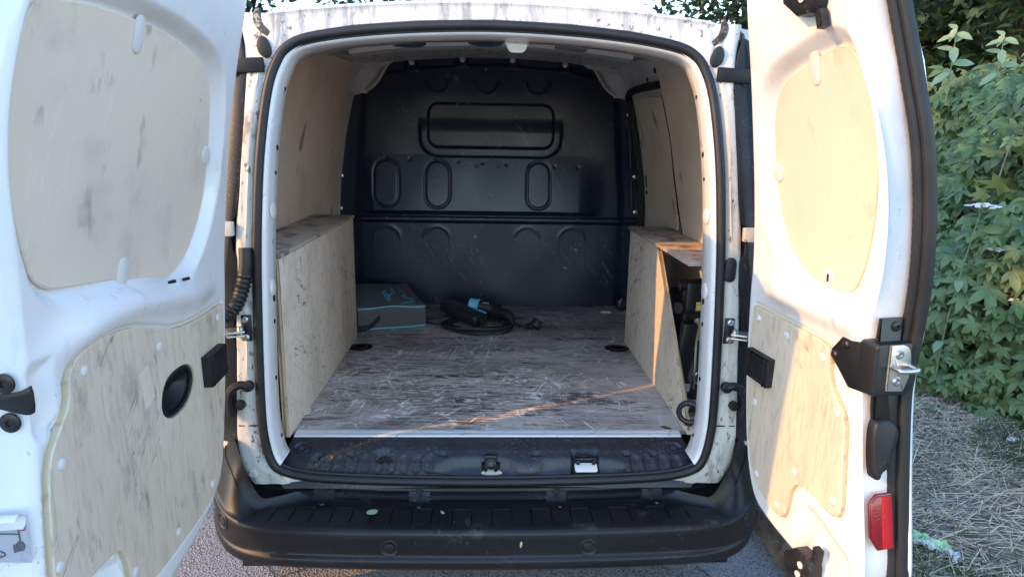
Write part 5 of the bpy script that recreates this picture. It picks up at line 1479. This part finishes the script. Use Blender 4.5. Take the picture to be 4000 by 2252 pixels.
# cow parsley in front of the hedge
def umbel_plant(base, h, lab, heads):
    t = tag(empty('cow_parsley', base), lab, 'wildflower')
    path = catmull([(0, 0, -.02), (.02, .01, h * .35), (.07, .02, h * .7), (.12, .03, h * .96)], 8)
    g = G().tube(path, .0055, 6, rfun=lambda q: 1 - .5 * q)
    for hx, hy, hz, r, n in heads:
        st0 = path[int(.62 * len(path))] if hz < h * .9 else path[-1]
        g.tube(catmull([tuple(st0), ((st0[0] + hx) / 2 + .01, (st0[1] + hy) / 2, (st0[2] + hz) / 2 - .01), (hx, hy, hz - .05)], 5), .003, 5)
        for k in range(n):
            a = k * 2.4; rr = r * math.sqrt((k + .5) / n)
            e = (hx + rr * math.cos(a), hy + rr * math.sin(a), hz - .25 * rr)
            g.tube([(hx, hy, hz - .05), e], .0012, 4)
            fl_ = G()
            for q in range(9):
                b = q * .7 * 1.0 + a
                c = np.array(e) + np.array([.012 * math.cos(b * 3.1) * (q / 9) ** .5, .012 * math.sin(b * 3.1) * (q / 9) ** .5, .004])
                fl_.lathe([(0, .006), (.0056, .003), (.004, -.002), (0, -.003)], c, (0, 0, 1), 5)
            fl_.build('floret', 'umbel', t)
    g.build('stem', 'stem', t)
    for k in range(7):
        z = h * (.2 + .1 * k); q = path[int((.2 + .1 * k) * (len(path) - 1))]
        v, f = leaflet(.10, .045, .2, .5, k * 2.2)
        lo = G().add(v + np.array(q), f).build('leaf', 'shoot', t, 180)
    return t
umbel_plant((2.36, 1.48, .10), 1.02, 'tall cow parsley with a white flower umbel in front of the hedge', [(.13, .03, 1.02, .075, 16), (.20, -.02, .80, .04, 8)])
umbel_plant((2.60, 1.36, .10), .62, 'short cow parsley with small pale flower heads low against the hedge', [(.10, .02, .62, .035, 7), (.02, .0, .56, .03, 6)])

# trees behind
def tree(base, h, cr, cz, seed, lab, n=5200, leaf=.16, squash=1.0, group='trees behind the van', nb=16):
    r = random.Random(seed)
    t = tag(empty('tree', base), lab, 'tree', group)
    g = G()
    tp = catmull([(0, 0, -.1), (r.gauss(0, .1), r.gauss(0, .1), h * .35), (r.gauss(0, .25), r.gauss(0, .25), h * .8)], 6)
    g.tube(tp, .05 + h * .018, 9, rfun=lambda q: 1 - .75 * q)
    blobs = []
    for k in range(nb):
        a = r.uniform(0, 6.28); el = r.uniform(-.5, 1.0); rad = cr * r.uniform(.35, .95)
        c = Vector((rad * math.cos(a) * math.cos(el), rad * math.sin(a) * math.cos(el), cz + cr * squash * math.sin(el) * r.uniform(.5, 1)))
        blobs.append((c, cr * r.uniform(.28, .5)))
        i = int(r.uniform(.35, .95) * (len(tp) - 1))
        g.tube(catmull([tuple(tp[i]), tuple((Vector(tp[i]) + c) / 2 + Vector((0, 0, .15))), tuple(c)], 4), .045 * h / 5, 6, rfun=lambda q: 1 - .8 * q)
    g.build('trunk', 'bark', t)
    lv = G()
    v0, f0 = leaflet(leaf, leaf * .55, .2, .2)
    V = []; Fc = []; cnt = 0
    for k in range(n):
        c, br = blobs[r.randrange(len(blobs))]
        d = Vector((r.gauss(0, 1), r.gauss(0, 1), r.gauss(0, 1))).normalized() * br * (r.random() ** .4)
        F = frame((r.gauss(0, .7), r.gauss(0, .7), .6 + r.random()), r.uniform(0, 6.28)) * r.uniform(.7, 1.3)
        V.append(v0 @ F.T + np.array(c + d)); 
    V = np.concatenate(V); nv = len(v0)
    lv.v.append(V); lv.n = len(V)
    lv.f = [tuple(i + k * nv for i in q) for k in range(n) for q in f0]
    tag(lv.build('crown', 'tree_leaf', t, 180), kind='stuff')
    return t
tree((-5.4, 12.5, 0), 6.5, 2.3, 4.6, 1, 'broad leafy tree far behind the van, by the wide open door')
tree((-2.6, 16.0, 0), 5.0, 2.0, 3.35, 2, 'low spreading leafy tree far behind the van roof, beside the open sky', n=4200)
tree((4.9, 11.0, 0), 6.0, 2.1, 4.3, 3, 'dense leafy tree behind the van roof, nearest the narrow open door')
tree((7.2, 7.6, .1), 6.8, 2.4, 3.6, 4, 'dark tall tree standing behind the creeper hedge', n=13000, leaf=.17, nb=34)
tree((5.3, 4.9, .1), 5.6, 1.75, 3.1, 5, 'dark leafy tree overhanging the top of the creeper hedge', n=15000, leaf=.13, nb=34)
tree((6.2, 6.0, .1), 6.0, 1.6, 2.6, 12, 'low dark bushy tree filling the gap behind the hedge', n=12000, leaf=.14, nb=34)
tree((9.2, 11.8, .1), 7.2, 2.6, 4.2, 6, 'farthest dark tree in the wood behind the hedge', n=5200, leaf=.2)

tree((-9.0, -3.0, 0), 9.0, 1.05, 7.3, 8, 'unseen slim tall tree added across the road to shade the hedge, smallest crown of its row', n=9000, leaf=.22, squash=1.25, group='unseen trees added across the road', nb=30)  # out of view; added to shade the hedge while sun still reaches the doors
tree((-9.8, .9, 0), 9.0, 2.5, 5.2, 9, 'unseen round-crowned tree added across the road to block low sky, next to the slim one', n=9000, leaf=.30, squash=1.3, group='unseen trees added across the road', nb=30)  # from here an unseen row, added to block low sky light around the sun gap
tree((-11.0, 6.2, 0), 10.0, 3.2, 5.4, 10, 'unseen broad tree added across the road to block low sky, far end of its row', n=9000, leaf=.32, squash=1.25, group='unseen trees added across the road', nb=30)
tree((-10.2, -9.4, 0), 9.6, 2.9, 5.2, 13, 'unseen dense tree added across the road to block low sky, beside the sunlit gap in the row', n=9000, leaf=.31, squash=1.3, group='unseen trees added across the road', nb=30)
tree((-9.0, -15.5, 0), 9.2, 3.0, 5.0, 14, 'unseen last tree of the row added across the road to block low sky, near end', n=8000, leaf=.32, squash=1.25, group='unseen trees added across the road', nb=30)

# ================================================================ VERGE LITTER
def blades(n, area, L, W, flat, seed, ok=lambda x, y: True, dirb=0.0):
    r = np.random.default_rng(seed); V = []; F = []; c = 0
    while c < n:
        x = r.uniform(area[0], area[1]); y = r.uniform(area[2], area[3])
        if not ok(x, y) or x < 1.12: continue
        l = r.uniform(*L); w = W * r.uniform(.6, 1.4); a = r.normal(dirb, .75) + (math.pi if r.random() < .5 else 0)
        if flat:
            d = np.array([math.cos(a), math.sin(a), r.normal(0, .10)]); bend = np.array([r.normal(0, .05), r.normal(0, .05), r.normal(0, .02)])
            z = float(verge_z(x, y)) + r.uniform(.002, .022)
        else:
            a = r.uniform(0, 6.28); d = np.array([.45 * math.cos(a), .45 * math.sin(a), 1.]); bend = np.array([.25 * math.cos(a), .25 * math.sin(a), -.2])
            z = float(verge_z(x, y)) - .003
        p0 = np.array([x, y, z]); sd = np.cross(d, (0, 0, 1.) if flat else (math.sin(a), math.cos(a), .2)); sd = sd / (np.linalg.norm(sd) + 1e-9) * w
        p1 = p0 + d * l * .5 + bend * l * .3; p2 = p0 + d * l + bend * l
        k = len(V) * 6
        V.append(np.array([p0 - sd, p0 + sd, p1 - sd * .9 + (0, 0, .001), p1 + sd * .9, p2 - sd * .3, p2 + sd * .3])); F += [(k, k + 1, k + 3, k + 2), (k + 2, k + 3, k + 5, k + 4)]
        c += 1
    g = G(); g.v.append(np.concatenate(V)); g.f = F; g.n = len(V) * 6
    return g
tag(blades(26000, (1.12, 3.4, -.8, 3.6), (.04, .20), .0016, True, 3, dirb=.15).build('dry_straw', 'straw', None, 0), 'dry pale straw matted over the verge', 'straw', kind='stuff')
tag(blades(11000, (1.12, 2.5, -.6, 1.5), (.02, .08), .0015, False, 4, ok=lambda x, y: math.sin(x * 5.1 + 1) + math.sin(y * 4.3 + x * 2) > (.35 if random.random() < .8 else -1.0)).build('short_grass', 'grass', None, 0), 'thin short green grass growing through the straw', 'grass', kind='stuff')
# crumpled wrapper
U, Vv = np.meshgrid(np.linspace(-1, 1, 26), np.linspace(-1, 1, 14))
cz_ = .012 * np.sin(U * 7 + Vv * 3) * np.cos(Vv * 5 - U * 2) + .006 * np.sin(U * 17 + 2) * np.sin(Vv * 11)
wr = np.stack([U * .105, Vv * .030 * (1 - .55 * U ** 2) + .010 * np.sin(U * 4), .018 + cz_ - .006 * Vv ** 2], -1)
wo2 = G().loft(wr).loft(wr - np.array([0, 0, .004])).build('crumpled_wrapper', 'wrap_green', None, 50)
wo2.location = (1.475, .19, .088); wo2.rotation_euler = (0, 0, -1.15)
tag(wo2, 'crumpled green and white plastic wrapper lying in the straw', 'wrapper')
for (x, y, s_, m, lab, cat) in ((2.36, .93, .03, 'paper_white', 'small white paper scrap lying on the straw below the hedge', 'paper scrap'), (1.95, 1.22, .032, 'leaf_tan', 'dry tan leaf lying on the straw near the hedge foot', 'leaf'), (1.62, -.02, .028, 'leaf_rust', 'rust-brown dead leaf lying in straw near the wrapper', 'leaf')):
    P = chaikin([(-1, 0), (-.3, .7), (.6, .6), (1, -.1), (.3, -.7), (-.6, -.5)], 2) * s_
    z = float(verge_z(x, y)) + .022
    tag(G().prism(P, 0, .0015, lambda q: np.column_stack([x + q[:, 0], y + q[:, 1], z + q[:, 2] + .15 * q[:, 0]])).build('leaf_litter' if cat == 'leaf' else 'paper_scrap', m), lab, cat)
# fallen twig
tag(G().tube(catmull([(2.05, .62, .112), (2.2, .58, .118), (2.36, .55, .114), (2.5, .50, .12)], 6), .005, 6, rfun=lambda q: 1 - .5 * q).build('twig', 'bark'), 'thin dark twig lying on the pale straw', 'twig')
